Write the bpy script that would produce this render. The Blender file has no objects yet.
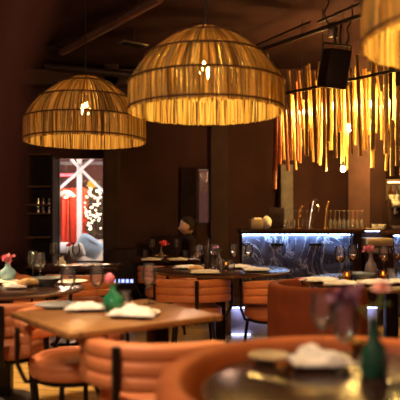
import bpy, math, random
from mathutils import Vector, Matrix
R = random.Random(7)
S = bpy.context.scene
COL = S.collection
PI = math.pi
F, H, CZ = 600.0, 218.0, 1.24          # focal length in pixels, horizon row, eye height
TZ = 0.77                               # table height

def P(px, py, d):                       # a point of the place from its picture position and its distance
    return Vector(((px-200)*d/F, d, CZ-(py-H)*d/F))
def T(px, py, z=TZ):                    # a point lying on a horizontal surface of height z
    d = F*(CZ-z)/(py-H)
    return Vector(((px-200)*d/F, d, z))

# ------------------------------------------------------------------ mesh builder
class MB:
    def __init__(s): s.v = []; s.f = []
    def add(s, vs, fs):
        b = len(s.v); s.v += [tuple(v) for v in vs]; s.f += [tuple(b+i for i in f) for f in fs]; return s
    def box(s, c, size, rz=0, rx=0, ry=0, bev=0):
        m = Matrix.Translation(Vector(c)) @ Matrix.Rotation(rz,4,'Z') @ Matrix.Rotation(ry,4,'Y') @ Matrix.Rotation(rx,4,'X')
        hx, hy, hz = size[0]/2, size[1]/2, size[2]/2
        if bev <= 0:
            vs = [m@Vector((x*hx,y*hy,z*hz)) for z in (-1,1) for y in (-1,1) for x in (-1,1)]
            fs = [(0,2,3,1),(4,5,7,6),(0,1,5,4),(2,6,7,3),(0,4,6,2),(1,3,7,5)]
            return s.add(vs, fs)
        b = min(bev, hx*.9, hy*.9, hz*.9)
        rings = []
        for z, ins in ((-hz,b),(-hz+b*.3,b*.3),(-hz+b,0),(hz-b,0),(hz-b*.3,b*.3),(hz,b)):
            x, y = hx-ins, hy-ins
            c_ = b
            ring = []
            for sx, sy, a0 in ((1,1,0),(-1,1,PI/2),(-1,-1,PI),(1,-1,1.5*PI)):
                for k in range(4):
                    a = a0+k*PI/6
                    ring.append(m@Vector((sx*(x-c_)+c_*math.cos(a), sy*(y-c_)+c_*math.sin(a), z)))
            rings.append(ring)
        return s.rings(rings)
    def rings(s, rings, cap=True, closed=True, loop=False):
        n = len(rings[0]); vs = [v for r in rings for v in r]; fs = []
        m = len(rings)
        for i in range(m if loop else m-1):
            for j in range(n if closed else n-1):
                a, b = i*n+j, i*n+(j+1)%n
                c, d = ((i+1)%m)*n+(j+1)%n, ((i+1)%m)*n+j
                fs.append((a,b,c,d))
        if cap and not loop:
            fs.append(tuple(range(n))[::-1]); fs.append(tuple((m-1)*n+j for j in range(n)))
        return s.add(vs, fs)
    def tube(s, pts, r, n=8, cap=True):
        pts = [Vector(p) for p in pts]
        rs = r if isinstance(r, (list, tuple)) else [r]*len(pts)
        t0 = (pts[1]-pts[0]).normalized()
        u = t0.orthogonal().normalized(); rings = []
        for i, p in enumerate(pts):
            t = (pts[min(i+1,len(pts)-1)]-pts[max(i-1,0)])
            if t.length < 1e-9: t = t0
            t.normalize()
            u = (u-t*u.dot(t)); u = u.normalized() if u.length > 1e-6 else t.orthogonal().normalized()
            w = t.cross(u)
            rings.append([p+(u*math.cos(2*PI*k/n)+w*math.sin(2*PI*k/n))*rs[i] for k in range(n)])
        return s.rings(rings, cap)
    def lathe(s, prof, c=(0,0,0), n=24, m=None, loop=False):
        c = Vector(c); rings = []
        for r, z in prof:
            r = max(r, 1e-4)
            ring = [Vector((r*math.cos(2*PI*k/n), r*math.sin(2*PI*k/n), z)) for k in range(n)]
            if m is not None: ring = [m@v for v in ring]
            rings.append([c+v for v in ring])
        return s.rings(rings, cap=not loop, loop=loop)
    def ball(s, c, r, n=14, k=9, sc=(1,1,1)):
        c = Vector(c); rings = []
        for i in range(k+1):
            a = -PI/2+PI*i/k
            rr = max(r*math.cos(a), 1e-4)
            rings.append([c+Vector((rr*math.cos(2*PI*j/n)*sc[0], rr*math.sin(2*PI*j/n)*sc[1], r*math.sin(a)*sc[2])) for j in range(n)])
        return s.rings(rings)
    def sweep(s, path, prof, cap=True):
        # path: list of (centre, outward unit vector, scale, dz); prof: closed list of (outward, up)
        rings = [[c+o*(p[0]*k)+Vector((0,0,p[1]*kz+dz)) for p in prof] for c, o, k, kz, dz in path]
        return s.rings(rings, cap)
    def obj(s, name, m, parent=None, smooth=True, ang=40):
        me = bpy.data.meshes.new(name); me.from_pydata(s.v, [], s.f); me.update()
        import bmesh
        bm = bmesh.new(); bm.from_mesh(me)
        bmesh.ops.recalc_face_normals(bm, faces=bm.faces)
        bm.to_mesh(me); bm.free()
        if smooth:
            for p in me.polygons: p.use_smooth = True
            try: me.set_sharp_from_angle(angle=math.radians(ang))
            except Exception: pass
        if m: me.materials.append(m)
        o = bpy.data.objects.new(name, me); COL.objects.link(o)
        if parent: o.parent = parent
        return o

def empty(name, loc=(0,0,0), rz=0):
    o = bpy.data.objects.new(name, None); COL.objects.link(o)
    o.location = loc; o.rotation_euler = (0,0,rz); o.empty_display_size = .1
    return o
def tag(o, label=None, cat=None, group=None, kind=None):
    if label: o['label'] = label
    if cat: o['category'] = cat
    if group: o['group'] = group
    if kind: o['kind'] = kind
    return o
def thing(name, label, cat, loc=(0,0,0), rz=0, group=None):
    return tag(empty(name, loc, rz), label, cat, group)
def dup(root, loc, rz=0, label=None, group=None, scale=None):
    c = root.copy(); COL.objects.link(c)
    c.location = loc; c.rotation_euler = (0,0,rz)
    if scale: c.scale = scale
    if label: c['label'] = label
    if group: c['group'] = group
    for ch in list(root.children):
        d = ch.copy(); COL.objects.link(d); d.parent = c
        for g in list(ch.children):
            e = g.copy(); COL.objects.link(e); e.parent = d
    return c
class Maker:                             # first call moves the model itself, later calls copy it
    def __init__(s, make): s.make = make; s.first = None
    def __call__(s, loc, rz=0, label=None, group=None, scale=None):
        if s.first is None:
            o = s.make(); s.first = o
            o.location = loc; o.rotation_euler = (0,0,rz)
            if scale: o.scale = scale
            if label: o['label'] = label
            if group: o['group'] = group
            return o
        return dup(s.first, loc, rz, label, group, scale or (1,1,1))

# ------------------------------------------------------------------ materials
def nt(name):
    m = bpy.data.materials.new(name); m.use_nodes = True
    n = m.node_tree; n.nodes.clear()
    out = n.nodes.new('ShaderNodeOutputMaterial')
    return m, n, out
def L(n, a, b): n.links.new(a, b)
def ramp(n, fac, stops):
    r = n.nodes.new('ShaderNodeValToRGB'); L(n, fac, r.inputs[0])
    e = r.color_ramp.elements
    while len(e) < len(stops): e.new(.5)
    for el, (p, c) in zip(e, stops): el.position = p; el.color = (*c, 1)
    return r.outputs[0]
def coords(n, scale=(1,1,1), rot=(0,0,0), kind='Object'):
    t = n.nodes.new('ShaderNodeTexCoord'); mp = n.nodes.new('ShaderNodeMapping')
    mp.inputs['Scale'].default_value = scale; mp.inputs['Rotation'].default_value = rot
    L(n, t.outputs[kind], mp.inputs[0]); return mp.outputs[0]
def noise(n, vec, sc, det=4, rough=.55, dist=0):
    x = n.nodes.new('ShaderNodeTexNoise'); x.inputs['Scale'].default_value = sc
    x.inputs['Detail'].default_value = det; x.inputs['Roughness'].default_value = rough
    x.inputs['Distortion'].default_value = dist
    L(n, vec, x.inputs['Vector']); return x.outputs['Fac']
def bsdf(n, out, col=None, rough=.5, metal=0, spec=.5):
    b = n.nodes.new('ShaderNodeBsdfPrincipled')
    b.inputs['Roughness'].default_value = rough; b.inputs['Metallic'].default_value = metal
    b.inputs['Specular IOR Level'].default_value = spec
    if col is not None:
        if isinstance(col, tuple): b.inputs['Base Color'].default_value = (*col, 1)
        else: L(n, col, b.inputs['Base Color'])
    L(n, b.outputs[0], out.inputs[0]); return b
def bump(n, b, h, st=.3, dist=.01):
    u = n.nodes.new('ShaderNodeBump'); u.inputs['Strength'].default_value = st; u.inputs['Distance'].default_value = dist
    L(n, h, u.inputs['Height']); L(n, u.outputs[0], b.inputs['Normal'])
def plain(name, col, rough=.5, metal=0, var=.25, sc=8, spec=.5, bst=0):
    m, n, out = nt(name)
    v = coords(n); f = noise(n, v, sc)
    lo = tuple(c*(1-var) for c in col); hi = tuple(min(1,c*(1+var)) for c in col)
    b = bsdf(n, out, ramp(n, f, [(.3,lo),(.7,hi)]), rough, metal, spec)
    if bst: bump(n, b, noise(n, v, sc*12), bst, .003)
    return m
def emit(name, col, st):
    m, n, out = nt(name)
    e = n.nodes.new('ShaderNodeEmission'); e.inputs[0].default_value = (*col,1); e.inputs[1].default_value = st
    L(n, e.outputs[0], out.inputs[0]); return m
def glassy(name, col=(1,1,1), tint=.985, ior=1.35, haze=.018):
    m, n, out = nt(name)
    lw = n.nodes.new('ShaderNodeFresnel'); lw.inputs[0].default_value = ior
    tr = n.nodes.new('ShaderNodeBsdfTransparent'); tr.inputs[0].default_value = (*(c*tint for c in col),1)
    gl = n.nodes.new('ShaderNodeBsdfGlossy'); gl.inputs['Roughness'].default_value = .05
    mu = n.nodes.new('ShaderNodeMath'); mu.operation = 'MULTIPLY_ADD'; mu.inputs[1].default_value = 1.5; mu.use_clamp = True; mu.inputs[2].default_value = .03
    L(n, lw.outputs[0], mu.inputs[0])
    mx = n.nodes.new('ShaderNodeMixShader'); L(n, mu.outputs[0], mx.inputs[0])
    L(n, tr.outputs[0], mx.inputs[1]); L(n, gl.outputs[0], mx.inputs[2])
    df = n.nodes.new('ShaderNodeBsdfDiffuse'); df.inputs[0].default_value = (*(c*.85 for c in col),1)
    m2 = n.nodes.new('ShaderNodeMixShader'); m2.inputs[0].default_value = haze  # diffuse share put in so the glass seems to catch light
    L(n, mx.outputs[0], m2.inputs[1]); L(n, df.outputs[0], m2.inputs[2])
    L(n, m2.outputs[0], out.inputs[0]); return m
def wood(name, c0, c1, rough=.4, sc=3.0, axis=(1,12,12), spec=.5, rot=(0,0,0)):
    m, n, out = nt(name)
    v = coords(n, axis, rot)
    f = noise(n, v, sc, 6, .6, 1.2)
    b = bsdf(n, out, ramp(n, f, [(.3,c0),(.7,c1)]), rough, 0, spec)
    bump(n, b, f, .15, .003); return m
def planks(name, c0, c1, c2, bw, bh, rough, rot=0, mortar=.006, spec=.5):
    m, n, out = nt(name)
    v = coords(n, (1,1,1), (0,0,rot))
    br = n.nodes.new('ShaderNodeTexBrick'); L(n, v, br.inputs['Vector'])
    br.inputs['Color1'].default_value = (*c0,1); br.inputs['Color2'].default_value = (*c1,1); br.inputs['Mortar'].default_value = (*c2,1)
    br.inputs['Scale'].default_value = 1; br.inputs['Mortar Size'].default_value = mortar
    br.inputs['Brick Width'].default_value = bw; br.inputs['Row Height'].default_value = bh; br.inputs['Bias'].default_value = 0
    v2 = coords(n, (2,25,1), (0,0,rot)); g = noise(n, v2, 3, 5)
    mx = n.nodes.new('ShaderNodeMixRGB'); mx.blend_type = 'MULTIPLY'; mx.inputs[0].default_value = .6
    L(n, br.outputs[0], mx.inputs[1]); L(n, ramp(n, g, [(.25,(.45,.45,.45)),(.75,(1.25,1.25,1.25))]), mx.inputs[2])
    b = bsdf(n, out, mx.outputs[0], rough, 0, spec)
    bump(n, b, g, .12, .002); return m

M = {}
M['wall'] = plain('wall_plaster', (.054,.021,.023), .85, var=.3, sc=1.4, spec=.2)
M['pillar'] = plain('pillar_plaster', (.060,.032,.030), .8, var=.3, sc=2, spec=.2)
M['ceil'] = plain('ceiling_paint', (.042,.018,.021), .9, var=.2, sc=2, spec=.1)
M['floor'] = planks('floor_boards', (.36,.20,.055), (.48,.28,.085), (.05,.02,.01), 1.4, .14, .32, rot=.18)
M['terrace'] = plain('terrace_stone', (.2,.12,.09), .6)
M['darkwood'] = wood('dark_wood', (.024,.011,.010), (.050,.022,.015), .20, spec=.14)
M['rimwood'] = wood('rim_wood', (.07,.028,.014), (.16,.07,.03), .35)
M['oak'] = planks('table_planks', (.25,.105,.034), (.34,.155,.05), (.07,.03,.012), .7, .095, .30, rot=0, mortar=.004)
M['metal'] = plain('dark_metal', (.018,.012,.011), .42, .6, var=.2)
M['black'] = plain('black_shell', (.024,.012,.012), .5, var=.3, spec=.15)
M['pipe'] = plain('pipe_paint', (.045,.026,.022), .4, .4)
M['leather'] = plain('tan_leather', (.56,.185,.070), .48, var=.14, sc=5, spec=.4, bst=.15)
M['rust'] = plain('rust_velvet', (.19,.042,.017), .75, var=.2, sc=6, spec=.2, bst=.2)
M['booth'] = plain('booth_velvet', (.46,.125,.040), .7, var=.2, sc=6, spec=.2, bst=.2)
M['linen'] = plain('white_linen', (.80,.72,.64), .8, var=.06, sc=20, bst=.2)
M['china'] = plain('cream_china', (.72,.62,.50), .25, var=.06)
M['slate'] = plain('slate_china', (.12,.13,.13), .35, var=.3)
M['bread'] = plain('toasted_bread', (.62,.36,.14), .8, var=.35, sc=30, bst=.5)
M['glass'] = glassy('clear_glass')
def drink():
    m, n, out = nt('white_wine'); b = bsdf(n, out, (1,.66,.34), .02); b.inputs['Transmission Weight'].default_value = 1; b.inputs['IOR'].default_value = 1.33; return m
M['drink'] = drink()
M['pane'] = glassy('window_glass', (1,1,1), .98, 1.3, .0)
M['hazeglass'] = glassy('lightened_glass', (1,.95,.92), .96, 1.4, .10)  # stronger diffuse share makes the upturned glasses look brighter lit
M['amberglass'] = glassy('amber_glass', (1,.62,.25), .85)
M['greenglass'] = plain('green_glaze', (.02,.16,.07), .12, var=.4)
M['bluevase'] = plain('blue_glaze', (.22,.37,.42), .3, var=.2)
M['greyvase'] = plain('smoky_glaze', (.16,.11,.10), .16, var=.2)
M['darkvase'] = plain('dark_glaze', (.05,.03,.025), .15, var=.2)
M['pink'] = plain('pink_petal', (.78,.19,.26), .6, var=.25, sc=30)
M['palepink'] = plain('pale_pink_petal', (.85,.42,.36), .6, var=.2, sc=30)
M['mauve'] = plain('mauve_petal', (.20,.06,.13), .6, var=.4, sc=30)
M['redpetal'] = plain('red_petal', (.62,.06,.07), .6, var=.3, sc=30)
M['stem'] = plain('stem_green', (.16,.20,.05), .6, var=.3)
M['wine'] = plain('wine_red', (.16,.015,.02), .1)
M['chrome'] = plain('brushed_chrome', (.75,.70,.66), .22, 1, var=.1)
M['brass'] = plain('warm_brass', (.72,.42,.14), .25, 1, var=.15)
M['beige'] = wood('pale_wood', (.34,.24,.15), (.46,.34,.22), .5)
M['grille'] = plain('speaker_grille', (.03,.017,.014), .6, .3, var=.4, sc=120)
M['drape'] = plain('brown_drape', (.16,.085,.058), .95, var=.35, sc=4, spec=.1)
M['redcurtain'] = plain('red_curtain', (.62,.085,.045), .85, var=.25, sc=4)
M['white'] = plain('white_paint', (.80,.76,.74), .5, var=.05)
M['denim'] = plain('pale_blue_cloth', (.36,.47,.56), .85, var=.2, sc=6)
M['sofa'] = plain('cream_cloth', (.62,.52,.42), .9, var=.1)
M['skin'] = plain('skin', (.52,.28,.18), .55, var=.08)
M['hair'] = plain('dark_hair', (.022,.012,.009), .6, var=.4, sc=40, spec=.08)
M['cloth'] = plain('black_cloth', (.020,.011,.013), .9, var=.3, spec=.05)
M['foliage'] = plain('dark_leaf', (.05,.08,.025), .6, var=.5, sc=20)
M['rattan'] = plain('dark_rattan', (.10,.045,.018), .6, var=.3, sc=40)
M['cord'] = plain('black_cord', (.012,.009,.009), .6)
M['steel'] = plain('machine_steel', (.42,.36,.31), .3, 1, var=.15)
M['bulb'] = emit('bulb_glow', (1,.60,.17), 470)
M['bulbdim'] = emit('bulb_glow_dim', (1,.57,.19), 235)
M['stickbulb'] = emit('stick_bulb_glow', (1,.60,.15), 1500)
M['led'] = emit('led_strip_glow', (.42,.62,1), 28)
M['ledlow'] = emit('led_strip_glow_low', (.50,.58,1), 22)
M['neon'] = emit('pink_neon', (1,.10,.12), 6)
M['fairy'] = emit('fairy_glow', (1,.78,.52), 7)
M['flame'] = emit('candle_glow', (1,.50,.14), 14)
M['bluebar'] = emit('blue_indicator', (.35,.42,1), 2.2)
M['shelfglow'] = emit('shelf_lamp_glow', (1,.62,.22), 12)

def raffia():
    m, n, out = nt('raffia')
    g = n.nodes.new('ShaderNodeNewGeometry')
    c = ramp(n, g.outputs['Random Per Island'], [(0,(.18,.10,.03)),(.45,(.68,.48,.16)),(1,(.95,.80,.38))])
    d = n.nodes.new('ShaderNodeBsdfDiffuse'); t = n.nodes.new('ShaderNodeBsdfTranslucent')
    L(n, c, d.inputs[0]); L(n, c, t.inputs[0])
    mx = n.nodes.new('ShaderNodeMixShader'); mx.inputs[0].default_value = .60
    L(n, d.outputs[0], mx.inputs[1]); L(n, t.outputs[0], mx.inputs[2]); L(n, mx.outputs[0], out.inputs[0])
    return m
M['raffia'] = raffia()
def bamboo():
    m, n, out = nt('bamboo')
    oi = n.nodes.new('ShaderNodeObjectInfo')
    c = ramp(n, oi.outputs['Random'], [(0,(.20,.09,.025)),(.5,(.55,.33,.10)),(1,(.88,.66,.28))])
    v = coords(n, (30,30,2)); f = noise(n, v, 2, 4)
    mx = n.nodes.new('ShaderNodeMixRGB'); mx.blend_type = 'MULTIPLY'; mx.inputs[0].default_value = .55
    L(n, c, mx.inputs[1]); L(n, ramp(n, f, [(.3,(.4,.35,.3)),(.65,(1.1,1.1,1.1))]), mx.inputs[2])
    bsdf(n, out, mx.outputs[0], .42); return m
M['bamboo'] = bamboo()
M['redbamboo'] = wood('red_bamboo', (.36,.10,.05), (.62,.22,.12), .45, 3, (20,20,2))
def marble():
    m, n, out = nt('blue_marble')
    v = coords(n, (1,1,1))
    base = noise(n, v, 3.2, 6, .62, 1.8)
    w = noise(n, coords(n, (1.5,1,1), (0,.6,0)), 1.5, 8, .62, 2.6)
    a = n.nodes.new('ShaderNodeMath'); a.operation = 'SUBTRACT'; a.inputs[1].default_value = .5; L(n, w, a.inputs[0])
    b_ = n.nodes.new('ShaderNodeMath'); b_.operation = 'ABSOLUTE'; L(n, a.outputs[0], b_.inputs[0])
    vein = ramp(n, b_.outputs[0], [(0,(1,1,1)),(.022,(0,0,0))])
    c = ramp(n, base, [(.36,(.02,.025,.045)),(.68,(.17,.20,.31))])
    mx = n.nodes.new('ShaderNodeMixRGB'); L(n, vein, mx.inputs[0]); L(n, c, mx.inputs[1]); mx.inputs[2].default_value = (.70,.74,.85,1)
    bsdf(n, out, mx.outputs[0], .3); return m
M['marble'] = marble()
M['plinth'] = plain('pale_plaster', (.46,.42,.50), .6, var=.12, sc=12)

# ------------------------------------------------------------------ the room
def struct(name, mb, m, smooth=False):
    return tag(mb.obj(name, m, None, smooth), kind='structure')
CEIL = 3.55; BACK = 9.3
m = MB(); m.box((0,5.0,-.05), (9.2,13,.1)); struct('floor', m, M['floor'])
m = MB(); m.box((0,5.0,CEIL+.05), (9.2,13,.1)); struct('ceiling', m, M['ceil'])
m = MB(); m.box((-3.9,4.0,CEIL/2), (.1,11,CEIL)); struct('wall_left', m, M['wall'])
m = MB(); m.box((4.4,4.0,CEIL/2), (.1,11,CEIL)); struct('wall_right', m, M['wall'])
wx0, wx1, wz0, wz1 = P(57,0,BACK).x, P(104,0,BACK).x, .55, P(0,157,BACK).z
vx0, vx1, vz0, vz1 = P(197.5,0,BACK).x, P(210,0,BACK).x, P(0,224,BACK).z, P(0,168,BACK).z
def slab(m, x0, x1, z0, z1, y=BACK, t=.16):
    m.box(((x0+x1)/2, y+t/2, (z0+z1)/2), (x1-x0, t, z1-z0))
m = MB()
slab(m, -3.9, wx0, 0, CEIL); slab(m, wx0, wx1, 0, wz0); slab(m, wx0, wx1, wz1, CEIL)
slab(m, wx1, vx0, 0, CEIL); slab(m, vx0, vx1, 0, vz0); slab(m, vx0, vx1, vz1, CEIL); slab(m, vx1, 4.4, 0, CEIL)
struct('wall_back', m, M['wall'])
# dark beam where wall and ceiling meet
m = MB(); m.box((-1.9, BACK-.16, 3.36), (3.6,.3,.22)); struct('trim_1', m, M['pillar'])
# pillar beside the window
m = MB(); xa, xb = P(104.5,0,BACK-.3).x, P(118,0,BACK-.3).x
m.box(((xa+xb)/2, BACK-.16, CEIL/2), (xb-xa,.3,CEIL)); struct('trim_2', m, M['pillar'])
m = MB(); xa, xb = P(211,0,BACK).x, P(228,0,BACK).x
m.box(((xa+xb)/2, BACK-.05, CEIL/2), (xb-xa,.1,CEIL)); struct('trim_3', m, M['pillar'])
# grey pilaster behind the bar
m = MB(); xa, xb = P(281,0,9.0).x, P(293,0,9.0).x
m.box(((xa+xb)/2, BACK-.15, 1.02), (xb-xa,.3,2.04)); struct('trim_4', m, plain('grey_plaster', (.20,.17,.18), .8))
# wide square pillar behind the sticks
cp = P(367,0,7.9)
m = MB(); m.box((cp.x, cp.y, CEIL/2), (.34,.34,CEIL), rz=math.radians(38)); struct('trim_5', m, plain('warm_pillar', (.075,.030,.028), .7, var=.3, sc=3))

# window towards the terrace
def win(name, x0, x1, z0, z1, brace):
    w = empty(name, ((x0+x1)/2, BACK+.08, z0)); tag(w, kind='structure')
    W, Hh = x1-x0, z1-z0
    f = MB(); t = .022
    f.box((-W/2+t/2,0,Hh/2), (t,.1,Hh)); f.box((W/2-t/2,0,Hh/2), (t,.1,Hh))
    f.box((0,0,t/2), (W,.1,t)); f.box((0,0,Hh-t/2), (W,.1,t))
    f.obj('window_frame', M['metal'], w, False)
    f = MB(); f.box((0,.03,Hh/2), (W-.08,.008,Hh-.08)); f.obj('glass_pane', M['pane'], w, False)
    return w
win('window_1', wx0, wx1, wz0, wz1, False)
win('window_2', vx0, vx1, vz0, vz1, False)
YT = 10.8
tr = thing('terrace_trellis', 'white post with crossed white braces standing just outside the window', 'trellis', (P(79.5,0,YT).x, YT, 0))
zt_ = P(0,158,YT).z
MB().box((0,0,zt_/2), (.085,.06,zt_)).obj('post', M['white'], tr, False)
MB().box((0,.045,P(0,163,YT).z), (1.1,.03,.05)).obj('crossbar', plain('grey_paint', (.16,.15,.15), .6), tr, False)
for (ax, ay, bx, by), yy in (((71,159,106,194), -.05), ((94,159,54,195), -.09)):
    a = P(ax, ay, YT)-tr.location; b = P(bx, by, YT)-tr.location; a.y = b.y = yy; a.z, b.z = P(0,ay,YT).z, P(0,by,YT).z
    d = b-a; MB().box((a+b)/2, (d.length, .035, .045), ry=-math.atan2(d.z, d.x)).obj('brace', M['white'], tr, False)
# dark shutter leaf beside the small window
dx0, dx1 = P(181,0,BACK).x, P(196.5,0,BACK).x
dr = empty('door_1', ((dx0+dx1)/2, BACK-.03, 0)); tag(dr, kind='structure')
m = MB(); m.box((0,0,1.01), (dx1-dx0,.05,2.02)); m.obj('door_leaf', plain('blue_black_paint', (.018,.010,.015), .8, spec=.05), dr, False)
m = MB(); m.box(((dx1-dx0)/2-.05,-.05,1.0), (.02,.05,.16), bev=.008); m.obj('door_handle', M['metal'], dr)

# terrace outside
m = MB(); m.box((-.9,11.2,-.05), (5.4,3.5,.1)); struct('terrace_floor', m, M['terrace'])
m = MB(); m.box((-.9,12.9,1.6), (5.4,.1,3.3)); struct('wall_terrace', m, plain('terrace_wall', (.06,.022,.018), .8))
def drape_mesh(x0, x1, z0, z1, y, amp, folds, seed=1, hem=None):
    r = random.Random(seed); mb = MB(); nx = folds*8; nz = 14
    ph = [r.uniform(-.5,.5) for _ in range(folds+1)]
    def pt(i, j, off):
        u = i/nx; v = j/nz
        a = amp*math.sin(u*folds*2*PI+ph[int(u*folds)]*.6+v*.6)*(.6+.4*v)
        a += amp*.4*math.sin(u*folds*5.1+v*2+seed)
        x = x0+(x1-x0)*u; z = z1+(z0-z1)*v
        if hem: x, z = hem(u, v, x, z)
        return Vector((x, y+a+off, z))
    front = [[pt(i,j,0) for i in range(nx+1)] for j in range(nz+1)]
    back = [[pt(i,j,.008) for i in range(nx+1)] for j in range(nz+1)]
    rings = [front[j]+back[j][::-1] for j in range(nz+1)]
    return mb.rings(rings)
for k, (a, b, lab) in enumerate(((56,69,'red curtain on the terrace beside the window edge'), (70.5,79,'narrow red curtain on the terrace behind the white mullion'), (80,88,'red curtain on the terrace beside the fairy lights'))):
    o = drape_mesh(P(a,0,11.8).x, P(b,0,11.8).x, .75 if k else .7, P(0,188,11.8).z, 11.8, .05, 3, k+2).obj('red_curtain', M['redcurtain'])
    tag(o, lab, 'curtain', 'red terrace curtains')
o = MB().tube([P(58,175,11.6), P(76,175,11.6)], .022, 8).obj('hanging_neon_tube', M['neon']); tag(o, 'pink glowing tube light high above the red curtains', 'light')
# pendant shade on the terrace
ps = thing('terrace_lamp', 'pale domed lamp hanging in front of the red curtains', 'lamp', P(66,197,11.2))
MB().lathe([(.165,0),(.155,.05),(.10,.1),(.03,.125),(.02,.12),(.09,.09),(.145,.045),(.155,0)], n=24).obj('lamp_shade', M['white'], ps)
MB().tube([(0,0,.12),(0,0,1.55)], .008, 6).obj('cord', M['cord'], ps)
MB().ball((0,0,.03), .045).obj('bulb', emit('terrace_bulb', (1,.6,.3), 60), ps)
# fairy light plant
fp = P(93,205,11.45)
fl = thing('potted_tree', 'bushy potted tree on the terrace behind the window', 'tree', (fp.x, fp.y, 0))
MB().lathe([(.12,0),(.17,.3),(.18,.34),(.155,.34),(.13,.28)], n=20).obj('pot', M['darkvase'], fl)
MB().tube([(0,0,.3),(.02,0,.8),(-.01,.02,1.3),(0,0,1.7)], [.03,.025,.02,.01], 8).obj('trunk', M['rattan'], fl)
m = MB()
for i in range(420):
    z = R.uniform(.75,1.95); rr = .26*math.sqrt(R.random())*(1-.5*abs(z-1.3)/.7); a = R.uniform(0,2*PI)
    c = Vector((rr*math.cos(a), rr*math.sin(a), z)); d = Vector((R.gauss(0,1),R.gauss(0,1),R.gauss(0,1))).normalized(); e = d.orthogonal().normalized()
    l, w = R.uniform(.04,.08), R.uniform(.012,.022); nn = d.cross(e)*.004
    m.add([c-d*l/2, c+e*w, c+d*l/2, c-e*w, c+nn], [(0,1,4),(1,2,4),(2,3,4),(3,0,4),(0,3,2,1)])
m.obj('foliage', M['foliage'], fl, False)
fs = thing('fairy_light_string', 'string of small white fairy lights wound around the potted tree', 'lights', (fp.x, fp.y, 0))
pts = [Vector((.27*math.cos(k*.42)*(1-.45*abs(k/90*1.25-.62)), .27*math.sin(k*.42)*(1-.45*abs(k/90*1.25-.62)), .72+k*1.3/90)) for k in range(91)]
MB().tube(pts, .004, 5).obj('cable', M['cord'], fs)
bm_ = MB().ball((0,0,0), .016, 8, 6)
b0 = bm_.obj('light_bulb', M['fairy'], fs); b0.location = (0,-.32,1.3)
for k in range(64):
    p = P(R.uniform(84.5,101), R.uniform(185,230), 11.13)-fs.location; c = b0.copy(); COL.objects.link(c); c.parent = fs
    c.location = Vector((p.x, -.30-R.random()*.05, p.z)); c.scale = [R.uniform(.7,1.25)]*3
# yellow paper lantern at the tree top
o = MB().ball(P(92,184,11.05), .085, 14, 8, (1,1,.9)).obj('paper_lantern', emit('lantern_glow', (1,.48,.06), 1.3)); tag(o, 'yellow paper lantern glowing above the fairy lights', 'lantern')
# sofa with pillow
sp = P(96,262,10.0)
so = thing('terrace_sofa', 'cream outdoor sofa seen low through the window', 'sofa', (sp.x+.08, 10.15, 0))
MB().box((0,.05,.28), (1.0,.7,.36), bev=.06).obj('seat_base', M['sofa'], so)
MB().box((0,.36,.62), (1.0,.18,.5), bev=.07).obj('backrest', M['sofa'], so)
MB().box((.42,.05,.55), (.16,.7,.28), bev=.06).obj('armrest', M['sofa'], so)
for sx in (-.44,.44):
    for sy in (-.22,.3): MB().tube([(sx,sy,0),(sx,sy,.12)], .025, 8).obj('leg', M['metal'], so)
def pillow(w, h, t):
    mb = MB(); n = 12; rings = []
    for k in range(9):
        q = -1+2*k/8; e = math.sqrt(max(0,1-q*q))
        s_ = .75+.25*e if k not in (0,8) else .72
        ring = []
        for i in range(40):
            a = 2*PI*i/40; c, s = math.cos(a), math.sin(a); p = 5
            rr = 1/((abs(c)**p+abs(s)**p)**(1/p))
            ring.append(Vector((c*rr*w/2*s_, q*t/2*(1.35-.35*rr*rr), s*rr*h/2*s_)))
        rings.append(ring)
    return mb.rings(rings)
o = pillow(.44,.34,.15).obj('scatter_pillow', M['denim']); o.location = P(89,248,10.02)+Vector((0,.03,.02)); o.rotation_euler = (.15,.55,.1); tag(o, 'pale blue pillow leaning on the cream terrace sofa', 'pillow')
o = pillow(.26,.24,.11).obj('scatter_pillow', M['sofa']); o.location = P(80,251,9.9)+Vector((-.05,-.03,.0)); o.rotation_euler = (.1,-.3,-.1); tag(o, 'small whitish pillow beside the blue one on the sofa', 'pillow')
tt = thing('terrace_table', 'low dark terrace table with a white tray behind the window', 'table', (P(61,0,10.4).x-.05, 10.4, 0))
MB().box((0,0,.62), (.34,.5,.05), bev=.01).obj('table_top', M['darkwood'], tt)
for sx in (-.13,.13):
    for sy in (-.2,.2): MB().box((sx,sy,.3), (.04,.04,.6)).obj('leg', M['metal'], tt, False)
o = MB().box((P(63,0,10.25).x-.02, 10.3, .732), (.22,.26,.17), bev=.02).obj('linen_box', M['white']); tag(o, 'white box on the low terrace table', 'box')

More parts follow.
